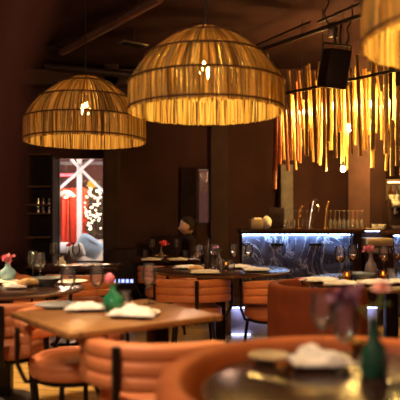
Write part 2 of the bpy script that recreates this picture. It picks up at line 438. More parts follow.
# ------------------------------------------------------------------ pendant lamps
def lamp(loc, label, bulbmat, seed, blocal=.30):
    r = random.Random(seed)
    root = thing('pendant_lamp', label, 'lamp', loc, 0, 'woven dome pendant lamps')
    prof = [(.502,-.005),(.500,.175),(.385,.345),(.215,.478),(.10,.535)]
    names = ['raffia_skirt','raffia_shoulder','raffia_crown','raffia_top']
    for ti in range(4):
        (r0,z0), (r1,z1) = prof[ti], prof[ti+1]
        m = MB(); N = (330,300,240,120)[ti]
        for layer in range(2 if ti < 3 else 1):
            for k in range(N):
                if not layer and r.random() < .10: continue
                a = 2*PI*(k+r.uniform(-.42,.42))/N; tw = r.uniform(-.022,.022)
                w0 = PI*r0/N*(r.uniform(.85,1.15) if layer else r.uniform(.40,.95)); w1 = min(w0, PI*r1/N*1.15+.0008)
                off = -.006*layer+r.uniform(-.003,.003)
                lo = r.uniform(-.008,.003) if ti == 0 else (r.uniform(-.02,0) if layer else 0)
                rings = []
                for q in range(4):
                    u = q/3; rr = r0+(r1-r0)*u+off+.012*math.sin(PI*u)*(1 if ti in (1,2) else .2); zz = z0+lo*(1-u)+(z1-z0)*u
                    aa = a+tw*u; w = w0+(w1-w0)*u
                    er = Vector((math.cos(aa), math.sin(aa), 0)); et = Vector((-math.sin(aa), math.cos(aa), 0)); c = er*rr+Vector((0,0,zz))
                    rings.append([c+er*.0012-et*w, c+er*.0016, c+er*.0012+et*w, c-er*.0012+et*w, c-er*.0012-et*w])
                m.rings(rings)
        m.obj(names[ti], M['raffia'], root, False)
    for rr, zz in ((.507,.012),(.508,.178),(.40,.347),(.225,.482)):
        m = MB(); n = 64; rings = [[Vector((math.cos(2*PI*i/n),math.sin(2*PI*i/n),0))*(rr+.006*math.cos(b))+Vector((0,0,zz+.006*math.sin(b))) for b in (0,PI/3,2*PI/3,PI,4*PI/3,5*PI/3)] for i in range(n)]
        m.rings(rings, loop=True); m.obj('ring', M['rattan'], root)
    for k in range(10):
        a = 2*PI*k/10+.15
        m = MB(); m.tube([(q[0]*math.cos(a)*.985, q[0]*math.sin(a)*.985, q[1]) for q in prof], .005, 6); m.obj('frame_rib', M['rattan'], root)
    MB().lathe([(.016,blocal+.09),(.024,blocal+.08),(.026,blocal+.03),(.02,blocal+.025)], n=16).obj('socket', M['cord'], root)
    MB().lathe([(.012,blocal+.03),(.02,blocal+.02),(.036,blocal-.01),(.042,blocal-.035),(.034,blocal-.065),(.012,blocal-.08)], n=18).obj('bulb', bulbmat, root)
    MB().tube([(0,0,blocal+.08),(0,0,CEIL-loc[2]-.03)], .006, 6).obj('cord', M['cord'], root)
    MB().lathe([(.06,CEIL-loc[2]),(.06,CEIL-loc[2]-.02),(.02,CEIL-loc[2]-.05)], n=20).obj('ceiling_rose', M['cord'], root)
    return root
d = 3.9; a = P(206,112,d); lamp((a.x,d,a.z), 'big bright woven raffia dome lamp hanging over the middle of the room', M['bulb'], 1)
d = 5.04; a = P(85.5,141.5,d); lamp((a.x,d,a.z), 'dim brown raffia dome lamp hanging in front of the window', M['bulbdim'], 2)
d = 2.4; a = P(492,39,d); lamp((a.x,d,a.z), 'yellow raffia dome lamp cut off by the upper corner beside the speaker', emit('bulb_glow_strong', (1,.60,.17), 660), 3)

# ------------------------------------------------------------------ chairs
def arc_path(r, a0, a1, n, zs):
    out = []
    for i in range(n+1):
        u = i/n; a = a0+(a1-a0)*u
        o = Vector((math.cos(a), math.sin(a), 0))
        e = min(1, min(u,1-u)*n/2.0)
        k = .35+.65*math.sin(e*PI/2)
        out.append((o*r, o, k, .8+.2*math.sin(e*PI/2), zs(u)))
    return out
def band_profile(t, h, ch):
    pr = []                              # outer face with channels, then inner face
    per = 7
    for c in range(ch):
        for k in range(per):
            q = k/(per-1); z = -h/2+h*(c+q)/ch
            bul = t*.13*max(0, 1-(2*q-1)**4)
            pr.append((t*.36+bul, z))
    for c in range(ch):
        for k in range(per):
            q = k/(per-1); z = h/2-h*(c+q)/ch
            bul = t*.13*max(0, 1-(2*q-1)**4)
            pr.append((-t*.36-bul, z))
    return pr
def make_tub_chair():
    ch = thing('tub_chair', '-', 'chair')
    H0 = .645
    MB().sweep(arc_path(.285, -PI/2-1.75, -PI/2+1.75, 30, lambda u: H0-.03*(2*abs(u-.5))**3), band_profile(.075,.185,3)).obj('backrest', M['leather'], ch, True, 75)
    prof = [(.02,.385),(.19,.385),(.225,.395),(.243,.415),(.243,.44),(.237,.45),(.243,.46),(.237,.48),(.20,.497),(.10,.505),(.02,.507)]
    MB().lathe(prof, n=32).obj('seat', M['leather'], ch, True, 75)
    m = MB(); m.tube([(0,-.20,.38),(0,-.30,.39),(0,-.338,.48),(0,-.338,.735)], .016, 8); m.obj('back_post', M['metal'], ch)
    for s in (-1,1):
        m = MB(); m.tube([(s*.18,.02,.38),(s*.29,.02,.40),(s*.335,.02,.50),(s*.335,.02,.68)], .012, 8); m.obj('arm_post', M['metal'], ch)
    for sx in (-1,1):
        for sy in (-1,1):
            MB().tube([(sx*.15,sy*.15,.38),(sx*.185,sy*.185,0)], .014, 8).obj('leg', M['metal'], ch)
    m = MB(); m.lathe([(.02,.365),(.2,.365),(.2,.387),(.02,.387)], n=24); m.obj('seat_frame', M['metal'], ch)
    return ch
TUB = Maker(make_tub_chair)
def face(frm, to): return math.atan2(to[1]-frm[1], to[0]-frm[0])-PI/2
G1 = 'tan leather tub chairs'
TUB((-.195,2.68,0), face((-.195,2.68),(.06,3.3)), 'tan leather chair with its back post towards us at the plank table', G1, (1.05,1.05,1))
TUB((-.69,3.29,0), face((-.69,3.29),(-.36,2.9)), 'tan leather chair facing us, tucked under the far corner of the plank table', G1)
TUB((-1.215,3.76,0), face((-1.215,3.76),(-1.33,4.25)), 'tan leather chair with dark post at the edge of the picture by the blue vase', G1)
TUB((-.055,5.14,0), face((-.055,5.14),(-.13,6)), 'tan leather chair at the middle round table, its back towards us', G1)
TUB((.62,5.12,0), face((.62,5.12),(.35,5.5)), 'tan leather chair between the middle round table and the rust barrel chair', G1)
TUB((-1.10,5.55,0), face((-1.10,5.55),(-1.05,6.2)), 'tan leather chair in front of the table by the window', G1)
TUB((-.36,6.55,0), face((-.36,6.55),(-.40,7.1)), 'tan leather chair before the small table near the seated person', G1)
TUB((-1.72,5.75,0), face((-1.72,5.75),(-1.3,6)), 'tan leather chair at the end of the window table', G1)

def make_shell(name, label, cat, c, r, t, zt, zb, a0, a1, seat_r, mat=None):
    o = thing(name, label, cat, (c[0],c[1],0))
    h = zt-zb; pr = []
    for k in range(24):
        a = 2*PI*k/24; cx, cz = math.cos(a), math.sin(a)
        pr.append((math.copysign(abs(cx)**.5, cx)*t/2, math.copysign(abs(cz)**.22, cz)*h/2))
    MB().sweep(arc_path(r, a0, a1, 44, lambda u: zb+h/2), pr).obj('backrest', mat or M['rust'], o, True, 70)
    return o
bc = make_shell('barrel_chair', 'rust velvet barrel chair between the bar and the foreground booth', 'chair', (.80,4.08), .30, .08, .80, .10, math.radians(98), math.radians(340), .3)
MB().lathe([(.02,.3),(.24,.3),(.26,.33),(.26,.42),(.24,.46),(.02,.47)], n=28).obj('seat', M['rust'], bc)
MB().lathe([(.02,0),(.26,0),(.26,.10),(.02,.10)], n=28).obj('plinth', M['black'], bc)
bo = make_shell('round_booth', 'large rust velvet curved booth wrapped around the nearest dark table', 'seat', (.47,1.68), .555, .085, .80, .06, math.radians(25), math.radians(222), .3, M['booth'])
m = MB(); pr = [(-.13,-.07),(.11,-.07),(.11,.05),(.09,.07),(-.11,.07),(-.13,.05)]
m.sweep(arc_path(.39, math.radians(30), math.radians(216), 30, lambda u: .39), pr); m.obj('seat', M['booth'], bo)
m = MB(); m.sweep(arc_path(.47, math.radians(28), math.radians(218), 30, lambda u: .16), [(-.16,-.155),(.05,-.155),(.05,.155),(-.16,.155)]); m.obj('plinth', M['black'], bo)

# ------------------------------------------------------------------ tables
def pedestal(root, x, y, base=.24, zt=TZ-.03, sq=True):
    m = MB()
    if sq: m.box((x,y,.012), (base*2,base*1.6,.024), bev=.006)
    else: m.lathe([(.01,0),(base,0),(base,.015),(.06,.035),(.01,.035)], (x,y,0), 28)
    m.obj('base_plate', M['metal'], root)
    m = MB(); m.box((x,y,(.02+zt)/2), (.09,.09,zt-.02), bev=.01); m.obj('column', M['metal'], root)
    m = MB(); m.box((x,y,zt-.012), (.34,.34,.02), bev=.004); m.obj('top_bracket', M['metal'], root)
def round_table(label, c, r, rim=True, base=.19):
    t = thing('round_table', label, 'table', (c[0],c[1],0), 0, 'round dark dining tables')
    MB().lathe([(.01,TZ-.025),(r-.03,TZ-.025),(r-.006,TZ-.022),(r,TZ-.014),(r-.004,TZ-.003),(r-.015,TZ),(.01,TZ)], n=64).obj('table_top', M['darkwood'], t)
    m = MB(); m.lathe([(r-.03,TZ-.028),(r+.004,TZ-.026),(r+.006,TZ-.01),(r-.002,TZ-.006)], n=64); m.obj('edge_band', M['rimwood'], t)
    pedestal(t, 0, 0, base, sq=False); return t
CE, CG, CB, CH = (.19,5.55), (1.45,4.56), (-1.33,4.10), (.47,1.68)
round_table('dark round table in the middle, set with white napkins, before the bar', CE, .63)
round_table('dark round table on the bar side, set with glowing candles', CG, .64)
round_table('dark round table at the edge under the blue vase', CB, .52)
round_table('nearest dark round table enclosed by the rust booth', CH, .46)
# plank table
ta = thing('plank_table', 'square-cornered brown plank table with a green vase, behind the tan chair', 'table', (-.42,2.96,0), math.atan2(.6,.8))
m = MB(); m.box((0,0,TZ-.014), (.80,.70,.028), bev=.004); m.obj('table_top', M['oak'], ta)
pedestal(ta, .27, .03, .13, TZ-.028)
def rect_table(label, c, sx, sy, rz=0):
    t = thing('square_table', label, 'table', (c[0],c[1],0), rz, 'dark square tables')
    m = MB(); m.box((0,0,TZ-.02), (sx,sy,.04), bev=.006); m.obj('table_top', M['darkwood'], t)
    pedestal(t, 0, 0, .25); return t
rect_table('dark square table under the window with wine glasses on it', (-1.2,6.02), .80, .58)
rect_table('small dark table set in front of the seated person', (-.40,7.12), .80, .60)

# ------------------------------------------------------------------ tableware
def make_glass():
    o = MB().lathe([(.001,0),(.036,0),(.036,.002),(.012,.006),(.004,.012),(.0035,.085),(.006,.092),(.022,.104),(.036,.128),(.040,.155),(.036,.190),(.030,.220),
                    (.0285,.220),(.0345,.190),(.0385,.155),(.0345,.129),(.020,.1065),(.004,.0955),(.001,.095)], n=20).obj('wine_glass', M['glass'])
    return tag(o, '-', 'glass')
GL = Maker(make_glass)
def make_wine():
    o = make_glass()
    MB().lathe([(.001,.097),(.005,.098),(.020,.109),(.0335,.131),(.0365,.150),(.001,.150)], n=20).obj('drink', M['drink'], o)
    return o
GW = Maker(make_wine)
def make_tumbler():
    o = MB().lathe([(.001,0),(.031,0),(.034,.01),(.037,.095),(.0355,.095),(.0325,.012),(.001,.01)], n=20).obj('tumbler', M['glass'])
    return tag(o, '-', 'glass')
TU = Maker(make_tumbler)
def make_plate(nm, mat, r=.125):
    def f():
        o = MB().lathe([(.001,0),(r*.62,0),(r*.68,.004),(r,.014),(r,.017),(r*.66,.008),(.001,.006)], n=32).obj(nm, mat)
        return tag(o, '-', 'plate')
    return f
PL = Maker(make_plate('dinner_plate', M['china'])); DP = Maker(make_plate('slate_plate', M['slate'], .115))
def make_bowl():
    o = MB().lathe([(.001,0),(.045,0),(.05,.006),(.095,.04),(.112,.056),(.108,.058),(.088,.042),(.04,.012),(.001,.01)], n=28).obj('serving_bowl', M['slate'])
    return tag(o, '-', 'bowl')
BO = Maker(make_bowl)
def napkin(loc, rz, label, sc=1.0, seed=0, h=.035):
    r = random.Random(seed+50); mb = MB(); n = 14
    def hgt(i, j):
        u, v = i/n*2-1, j/n*2-1
        e = (1-abs(u)**3)*(1-abs(v)**3)
        return e*h*(.62+.30*math.sin(u*3+seed)*math.cos(v*2.5+seed*2)+.16*math.sin((u*1.5+v)*4+seed))
    px = [r.uniform(-.012,.012) for _ in range((n+1)*(n+1))]
    top = [[Vector(((i/n-.5)*.21*sc*(1-.25*(j/n))+px[i*(n+1)+j], (j/n-.5)*.13*sc+px[j*(n+1)+i]*.6, max(.005,hgt(i,j))+.004)) for i in range(n+1)] for j in range(n+1)]
    vs = [v for row in top for v in row]; b = len(vs); vs += [Vector((v.x, v.y, 0)) for v in vs]
    fs = []
    w = n+1
    for j in range(n):
        for i in range(n):
            q = (j*w+i, j*w+i+1, (j+1)*w+i+1, (j+1)*w+i); fs.append(q); fs.append(tuple(b+x for x in q[::-1]))
    edge = [i for i in range(w)]+[j*w+n for j in range(1,w)]+[n*w+i for i in range(n-1,-1,-1)]+[j*w for j in range(n-1,0,-1)]
    for k in range(len(edge)):
        a_, c_ = edge[k], edge[(k+1)%len(edge)]; fs.append((a_, b+a_, b+c_, c_))
    mb.add(vs, fs); o = mb.obj('folded_napkin', M['linen'], None, True, 80)
    o.location = loc; o.rotation_euler = (0,0,rz); return tag(o, label, 'napkin', 'white linen napkins')
def bread(loc, rz, label):
    m = MB(); m.tube([(-.07,0,.022),(-.05,.003,.026),(0,.006,.03),(.05,.002,.026),(.07,0,.02)], [.008,.02,.026,.021,.007], 12)
    o = m.obj('bread_roll', M['bread']); o.location = loc; o.rotation_euler = (0,0,rz); return tag(o, label, 'bread')
VP = {'bottle': [(.001,0),(.036,0),(.042,.012),(.044,.05),(.036,.085),(.018,.115),(.013,.14),(.013,.17),(.017,.178),(.013,.178),(.010,.165),(.010,.13),(.001,.12)],
      'bulb': [(.001,0),(.030,0),(.046,.02),(.052,.045),(.044,.07),(.020,.09),(.014,.115),(.018,.125),(.013,.125),(.010,.105),(.001,.09)]}
def vase(loc, kind, mat, label, s=1.0, name='bud_vase'):
    o = MB().lathe([(r*s,z*s) for r,z in VP[kind]], n=24).obj(name, mat); o.location = loc
    tag(o, label, 'vase', 'flower vases on the tables'); return loc[2]+VP[kind][9][1]*s if kind == 'bottle' else loc[2]+.105*s
def flower(loc, stem_h, mat, label, size=.03, kind='rose', lean=(0,0)):
    o = thing('cut_flower', label, 'flower', loc)
    tip = Vector((lean[0], lean[1], stem_h))
    MB().tube([(0,0,-.05),(0,0,0),tip*.5+Vector((0,0,.01)),tip], .0035, 6).obj('stem', M['stem'], o)
    m = MB(); n = 46 if kind == 'cluster' else 18
    for k in range(n):
        if kind == 'tulip':
            a = 2*PI*k/9; lay = k//9; q = Vector((math.cos(a), math.sin(a), 0)); w = q.cross(Vector((0,0,1)))
            rr = size*(.8-.25*lay)
            pts = [tip+q*rr*.25, tip+q*rr+Vector((0,0,size*.6)), tip+q*rr*.8+Vector((0,0,size*1.5)), tip+q*rr*.35+Vector((0,0,size*2))]
            ws = [size*.2,size*.5,size*.45,size*.08]
        else:
            d_ = Vector((R.gauss(0,1),R.gauss(0,1),abs(R.gauss(0,1))*.8+.05)).normalized()
            c0 = tip+Vector((R.gauss(0,1),R.gauss(0,1),R.gauss(0,.7)))*size*.45 if kind == 'cluster' else tip+Vector((0,0,size*.3))
            l = size*(.55 if kind == 'cluster' else 1.0)*R.uniform(.8,1.1); w = d_.orthogonal().normalized()
            pts = [c0, c0+d_*l*.5, c0+d_*l*.9+Vector((0,0,size*.1)), c0+d_*l]; ws = [size*.15,size*.36,size*.36,size*.1]; q = d_.cross(w)
        rings = [[p-w*s_, p+q*.0015, p+w*s_, p-q*.0015] for p, s_ in zip(pts, ws)]
        m.rings(rings)
    m.obj('blossom', mat, o, True, 80)
    m = MB(); lf = tip*.45
    rings = [[lf+Vector((x,0,z))+Vector((0,-w,0)), lf+Vector((x,.0,z+.002)), lf+Vector((x,w,z)), lf+Vector((x,0,z-.002))] for x, z, w in ((0,0,.001),(.015,.012,.008),(.03,.018,.006),(.042,.015,.001))]
    m.rings(rings); m.obj('leaf', M['stem'], o)
    return o
def candle(loc, label, s=1.0):
    o = thing('candle_cup', label, 'candle', loc, 0, 'candle cups on the tables')
    MB().lathe([(.001,0),(.03*s,0),(.034*s,.008),(.036*s,.07*s),(.0345*s,.07*s),(.031*s,.012),(.001,.008)], n=20).obj('glass_cup', M['amberglass'], o)
    MB().lathe([(.001,.010),(.029*s,.010),(.030*s,.034*s),(.001,.036*s)], n=18).obj('wax', M['china'], o)
    MB().lathe([(.001,.036*s),(.004,.041*s),(.0045,.046*s),(.001,.058*s)], n=10).obj('flame', M['flame'], o)

gl = 0
# plank table
for px, py, lab in ((97,305,'wine glass before the tan chair back on the plank table, nearest its corner'), (149,304,'wine glass beside the white napkin on the plank table'), (68,309,'wine glass by the slate plate on the plank table')):
    GL(T(px,py), 0, lab, 'wine glasses on the tables')
DP(T(57,307), 0, 'slate plate near the corner of the plank table', 'slate plates'); 
DP(T(86,309), 0, 'slate plate under a napkin on the plank table', 'slate plates'); napkin(T(85,308,TZ+.017), .2, 'white napkin on the slate plate before the green vase', .92, 1, .04)
PL(T(135,315), 0, 'cream plate at the right-angled edge of the plank table', 'cream plates'); napkin(T(134,314,TZ+.017), -.2, 'bright white napkin near the back of the tan chair', 1.05, 2, .055)
tp = vase(T(113,311), 'bulb', M['greenglass'], 'round green glazed vase with a tulip on the plank table', 1.05)
q = T(113,311); flower((q.x,q.y,q.z+.11), .030, M['pink'], 'pink tulip in the green vase on the plank table', .026, 'tulip', (-.018,0))
TU(T(124,309), 0, 'short tumbler beside the green vase', 'tumblers on the tables')
def knife(loc, rz, label):
    m = MB(); m.box((0,0,.003), (.10,.016,.005), bev=.002); m.box((.09,0,.003), (.09,.010,.004), bev=.002)
    o = m.obj('table_knife', M['chrome']); o.location = loc; o.rotation_euler = (0,0,rz); tag(o, label, 'knife', 'table knives')
knife(T(118,317), .9, 'steel knife on the plank table beside the white napkin')
knife(T(76,313), .8, 'steel knife on the plank table beside the slate plate')
# table at the edge
vase(T(8,281), 'bulb', M['bluevase'], 'pale blue round vase on the table at the picture edge', 1.15)
q = T(8,281); flower((q.x,q.y,q.z+.115), .05, M['pink'], 'pink frilled flower in the pale blue vase', .04, 'cluster')
PL(T(21,286), 0, 'cream plate beside the pale blue vase', 'cream plates'); bread(T(28,286.5,TZ+.014), .6, 'golden bread piece on the plate by the blue vase'); napkin(T(15.5,287,TZ+.014), .1, 'folded napkin on the plate by the pale blue vase', .7, 3, .03)
BO(T(47,285.5), 0, 'grey bowl at the rim of the edge table', 'grey bowls')
PL(T(70,283), 0, 'cream plate behind the grey bowl', 'cream plates'); 
PL(T(1,283), 0, 'cream plate cut off by the picture edge', 'cream plates')
GL(T(40,283), 0, 'wine glass standing by the grey bowl', 'wine glasses on the tables'); GL(T(33,280), 0, 'wine glass behind the bread plate of the edge table', 'wine glasses on the tables')
# window table
GL(T(53,265), 0, 'wine glass on the window table nearest the dark shelf', 'wine glasses on the tables'); GL(T(76,265.5), 0, 'wine glass on the window table in front of the pillows', 'wine glasses on the tables'); TU(T(55.5,267), 0, 'tumbler on the window table', 'tumblers on the tables')
PL(T(72,266.5), 0, 'cream plate on the window table', 'cream plates'); PL(T(98,266), 0, 'cream plate at the pillow end of the window table', 'cream plates')
vase(T(69,264.5), 'bottle', M['darkvase'], 'dark bud vase on the window table', .8); q = T(69,264.5); flower((q.x,q.y,q.z+.13), .05, M['redpetal'], 'dark red flower in the vase on the window table', .03, 'rose')
napkin(T(61.5,265), .2, 'white folded napkin standing by the window table vase', .42, 4, .10)
# person's table
GL(T(152,258), 0, 'wine glass on the small table away from the person', 'wine glasses on the tables'); GL(T(176.5,258), 0, 'wine glass on the small table before the person', 'wine glasses on the tables')
TU(T(145,258), 0, 'tumbler at the far end of the small table', 'tumblers on the tables'); TU(T(185,258.5), 0, 'tumbler on the small table in front of the person', 'tumblers on the tables')
vase(T(161,259), 'bottle', M['greyvase'], 'smoky bud vase on the small table', .75); q = T(161,259); flower((q.x,q.y,q.z+.12), .055, M['redpetal'], 'deep pink flower on the small table by the person', .042, 'cluster', (.03,0))
for px, s in ((152,5),(178,6)):
    PL(T(px,260), 0, 'cream plate on the small table ' + ('away from the person' if s == 5 else 'before the person'), 'cream plates')
    napkin(T(px,260,TZ+.014), 0, 'folded napkin on the small table ' + ('away from the person' if s == 5 else 'before the person'), .95, s, .03)
# middle round table
W = 'wine glasses on the tables'
for px, py, lab in ((200,268,'wine glass by the dark bottle on the middle round table'),(213.5,267,'wine glass beside the pink flower on the middle round table'),(234,266.5,'wine glass in front of the dark wall on the middle round table'),(249,267.5,'wine glass before the blue marble on the middle round table'),(198,270,'wine glass by the bread plate on the middle round table')):
    GW(T(px,py), 0, lab, W)
m = MB(); m.lathe([(.001,0),(.034,0),(.036,.01),(.036,.17),(.03,.19),(.013,.22),(.012,.275),(.014,.28),(.001,.282)], n=24)
o = m.obj('dark_bottle', M['darkvase']); o.location = T(208,266.5); tag(o, 'tall dark bottle on the middle round table', 'bottle')
vase(T(219,266.5), 'bottle', M['greyvase'], 'smoky bud vase on the middle round table', .8); q = T(219,266.5); flower((q.x,q.y,q.z+.125), .045, M['pink'], 'pink flower in the vase of the middle round table', .032, 'rose', (-.03,0))
TU(T(222,269), 0, 'tumbler beside the candle on the middle round table', 'tumblers on the tables'); TU(T(231,270), 0, 'tumbler near the front of the middle round table', 'tumblers on the tables')
candle(T(226,268.5), 'small amber candle on the middle round table')
for px, py, s, lab in ((188,267.5,7,'by the dark bottle'),(205,272.5,8,'at the front rim'),(256,270,9,'on the barrel chair side'),(238,267,10,'before the blue marble')):
    PL(T(px,py), 0, 'cream plate on the middle round table ' + lab, 'cream plates'); napkin(T(px,py,TZ+.015), .15*(s-8), 'white napkin on the middle round table ' + lab, 1.1, s, .028)
bread(T(196,271.2), .1, 'toasted bread strip lying on the middle round table')
o = MB().box((0,0,.005), (.085,.05,.008), bev=.003).obj('mobile_phone', plain('phone_glass', (.3,.27,.28), .15)); o.location = T(216,273.5); tag(o, 'small pale phone at the front rim of the middle round table', 'phone')
# candle-lit round table
for px, py, lab in ((340,277,'wine glass on the candle-lit table before the bar end'),(353,274.5,'wine glass behind the candles near the smoky vase'),(384,276.5,'wine glass beside the pink flower vase on the candle-lit table'),(397,273.5,'wine glass cut by the picture edge on the candle-lit table')):
    GW(T(px,py), 0, lab, W, (1.12,1.12,1.12))
vase(T(371,277), 'bottle', M['greyvase'], 'smoky grey bottle vase on the candle-lit table', 1.15); q = T(371,277); flower((q.x,q.y,q.z+.19), .03, M['pink'], 'pink flower in the smoky vase of the candle-lit table', .034, 'cluster', (-.015,0))
candle(T(383,280), 'amber candle between the glasses on the candle-lit table', 1.1); candle(T(347,281), 'amber candle near the white napkin on the candle-lit table', 1.1)
TU(T(392,281), 0, 'tumbler at the edge of the candle-lit table', 'tumblers on the tables'); BO(T(360,280.5), 0, 'grey bowl on the candle-lit table', 'grey bowls')
for px, py, s, lab in ((340,284,11,'lit white at the front'),(322,280.5,12,'near the barrel chair'),(374,283,13,'beside the candle'),(402,282,14,'at the picture edge')):
    PL(T(px,py), 0, 'cream plate on the candle-lit table ' + lab, 'cream plates'); napkin(T(px,py,TZ+.015), .1*(s-12), 'white napkin on the candle-lit table ' + lab, 1.15, s, .03)
# nearest table
o = MB().lathe([(.001,0),(.06,0),(.10,.018),(.105,.026),(.10,.026),(.058,.01),(.001,.009)], n=30).obj('wooden_bowl', M['beige']); o.location = T(269,361); o.scale = (.66,.66,.85); tag(o, 'shallow pale wooden bowl on the nearest dark table', 'bowl')
PL(T(319,364), 0, 'cream plate on the nearest table under the crumpled napkin', 'cream plates', (.8,.8,1))
napkin(T(319,362,TZ+.017), .1, 'crumpled white napkin on the nearest dark table', .95, 15, .055)
GL(T(322,358), 0, 'blurred wine glass on the nearest dark table', W); GL(T(345,374), 0, 'wine glass beside the green bottle vase on the nearest table', W)
for px, py, lab in ((284,374,'small brass cup in front of the crumpled napkin'),(358,350,'small brass cup behind the crumpled napkin')):
    o = MB().lathe([(.001,0),(.02,0),(.026,.006),(.029,.034),(.026,.034),(.023,.008),(.001,.006)], n=20).obj('salt_cup', M['brass']); o.location = T(px,py); tag(o, lab, 'cup', 'brass cups')
vase(T(374,376), 'bottle', plain('bottle_green', (.015,.07,.04), .12), 'dark green bottle vase on the nearest dark table', .95); q = T(374,376)
flower((q.x,q.y,q.z+.16), .085, M['palepink'], 'pale pink rose rising from the dark green bottle vase', .028, 'rose', (.03,.02))
flower((q.x-.003,q.y,q.z+.16), .06, M['mauve'], 'mauve flower cluster drooping from the dark green bottle vase', .042, 'cluster', (-.075,.03))
TU(T(396,384), 0, 'tumbler cut by the picture edge on the nearest table', 'tumblers on the tables')
knife(T(262,378), -.7, 'steel knife on the nearest dark table')

# ------------------------------------------------------------------ bar
YB = 6.9
bx0, bx1 = P(242,0,YB).x, P(363,0,YB).x
bar = thing('bar_counter', 'long bar counter faced with blue veined marble under a light strip', 'bar', ((bx0+bx1)/2, YB, 0)); W2 = (bx1-bx0)/2
top = P(0,229,YB).z
MB().box((0,.32,top-.03), (W2*2+.04,.70,.06), bev=.006).obj('counter_top', M['darkwood'], bar)
MB().box((0,.42,(top-.06)/2), (W2*2-.02,.44,top-.06)).obj('carcass', M['black'], bar, False)
xe = P(354,0,YB).x-bar.location.x
edges = [-W2+.01, P(296.5,0,YB).x-bar.location.x, P(325,0,YB).x-bar.location.x, xe]
for k in range(3):
    a, b = edges[k]+.002, edges[k+1]-.002
    MB().box(((a+b)/2, .185, .285+(top-.06-.285)/2), (b-a,.03,top-.06-.285), bev=.003).obj('marble_panel', M['marble'], bar)
MB().box(((xe+W2)/2, .13, (top-.06)/2), (W2-xe-.004,.16,top-.06)).obj('end_post', M['darkwood'], bar, False)
MB().box(((-W2+xe)/2, .135, top-.066), (xe+W2-.03,.02,.012)).obj('light_strip', M['led'], bar, False)
for px in (279,318,248):
    x = P(px,0,YB).x-bar.location.x; MB().box((x, .155, P(0,245,YB).z), (.15 if px>250 else .12,.035,.028), bev=.006).obj('bag_rail', M['metal'], bar)
xl = P(230.5,0,YB-.55).x-bar.location.x
MB().box(((xl+W2)/2, -.19, .155), (W2-xl,.72,.31), bev=.004).obj('plinth', M['plinth'], bar)
MB().box(((xl+W2)/2, -.23, .321), (W2-xl+.02,.86,.02), bev=.004).obj('foot_ledge', M['darkwood'], bar)
MB().box(((xl+W2)/2, -.615, .304), (W2-xl-.04,.015,.012)).obj('light_strip', M['ledlow'], bar, False)
MB().box((xl+.11, -.57, .012), (.20,.015,.016), bev=.004).obj('base_strip', emit('base_strip_glow', (.55,.62,1), 5), bar)  # short bluish glowing strip at the foot of the plinth
zt = top

def Q(px, d): return Vector(((px-200)*d/F, d, zt))
# upturned glasses
words_ = 'first second third fourth fifth sixth seventh eighth ninth tenth eleventh twelfth thirteenth fourteenth fifteenth sixteenth seventeenth eighteenth nineteenth twentieth'.split()
def make_up():
    o = MB().lathe([(.019,0),(.023,.030),(.0245,.055),(.022,.080),(.014,.100),(.005,.112),(.0035,.12),(.0035,.203),(.010,.209),(.024,.213),(.024,.216),(.001,.216),
                    ], n=18).obj('upturned_wine_glass', M['hazeglass'])
    return tag(o, '-', 'glass')
UP = Maker(make_up)
for k in range(6):
    UP(Q(284.5+k*4.5, 7.08), 0, words_[k]+' upturned wine glass counted from the tablet stand to the chrome tap', 'upturned glasses on the bar')
for k in range(8):
    UP(Q(330.5+k*4.5, 7.08), 0, words_[k]+' upturned wine glass counted from the brass tap to the bar end', 'upturned glasses on the bar')
# taps
t1 = thing('beer_tap', 'tall slanted chrome beer tap with a cut top on the bar', 'tap', Q(309,7.0))
ax = Vector((.055,0,.34)); rings = []
for k in range(7):
    u = k/6; rings.append([Vector((ax.x*u+.036*math.cos(2*PI*i/20), .036*math.sin(2*PI*i/20), ax.z*u+(.03*math.cos(2*PI*i/20)*u if k == 6 else 0))) for i in range(20)])
MB().rings(rings).obj('column', M['chrome'], t1)
MB().lathe([(.001,0),(.055,0),(.055,.012),(.04,.018),(.001,.018)], n=24).obj('base', M['chrome'], t1)
MB().tube([(.05,-.02,.27),(.08,-.05,.28),(.10,-.06,.26),(.10,-.06,.20)], .011, 8).obj('spout', M['chrome'], t1)
MB().tube([(.085,-.05,.28),(.09,-.06,.33)], [.008,.013], 8).obj('handle', M['black'], t1)
def brass_tap(px, label, hgt, lean):
    t = thing('brass_tap', label, 'tap', Q(px,7.0), 0, 'brass taps on the bar')
    MB().lathe([(.001,0),(.04,0),(.04,.012),(.026,.02),(.001,.02)], n=20).obj('base', M['brass'], t)
    MB().tube([(0,0,.01),(lean*.3,0,hgt*.5),(lean,0,hgt)], [.020,.019,.022], 12).obj('column', M['brass'], t)
    MB().box((lean+.012,0,hgt+.03), (.028,.016,.085), ry=.35, bev=.006).obj('handle', M['brass'], t)
    MB().tube([(lean,0,hgt*.8),(lean,-.05,hgt*.8),(lean,-.06,hgt*.65)], .008, 8).obj('spout', M['brass'], t)
brass_tap(298.5, 'short brass tap beside the tall chrome one', .20, .015); brass_tap(325, 'taller brass tap next to the long row of glasses', .25, .02)
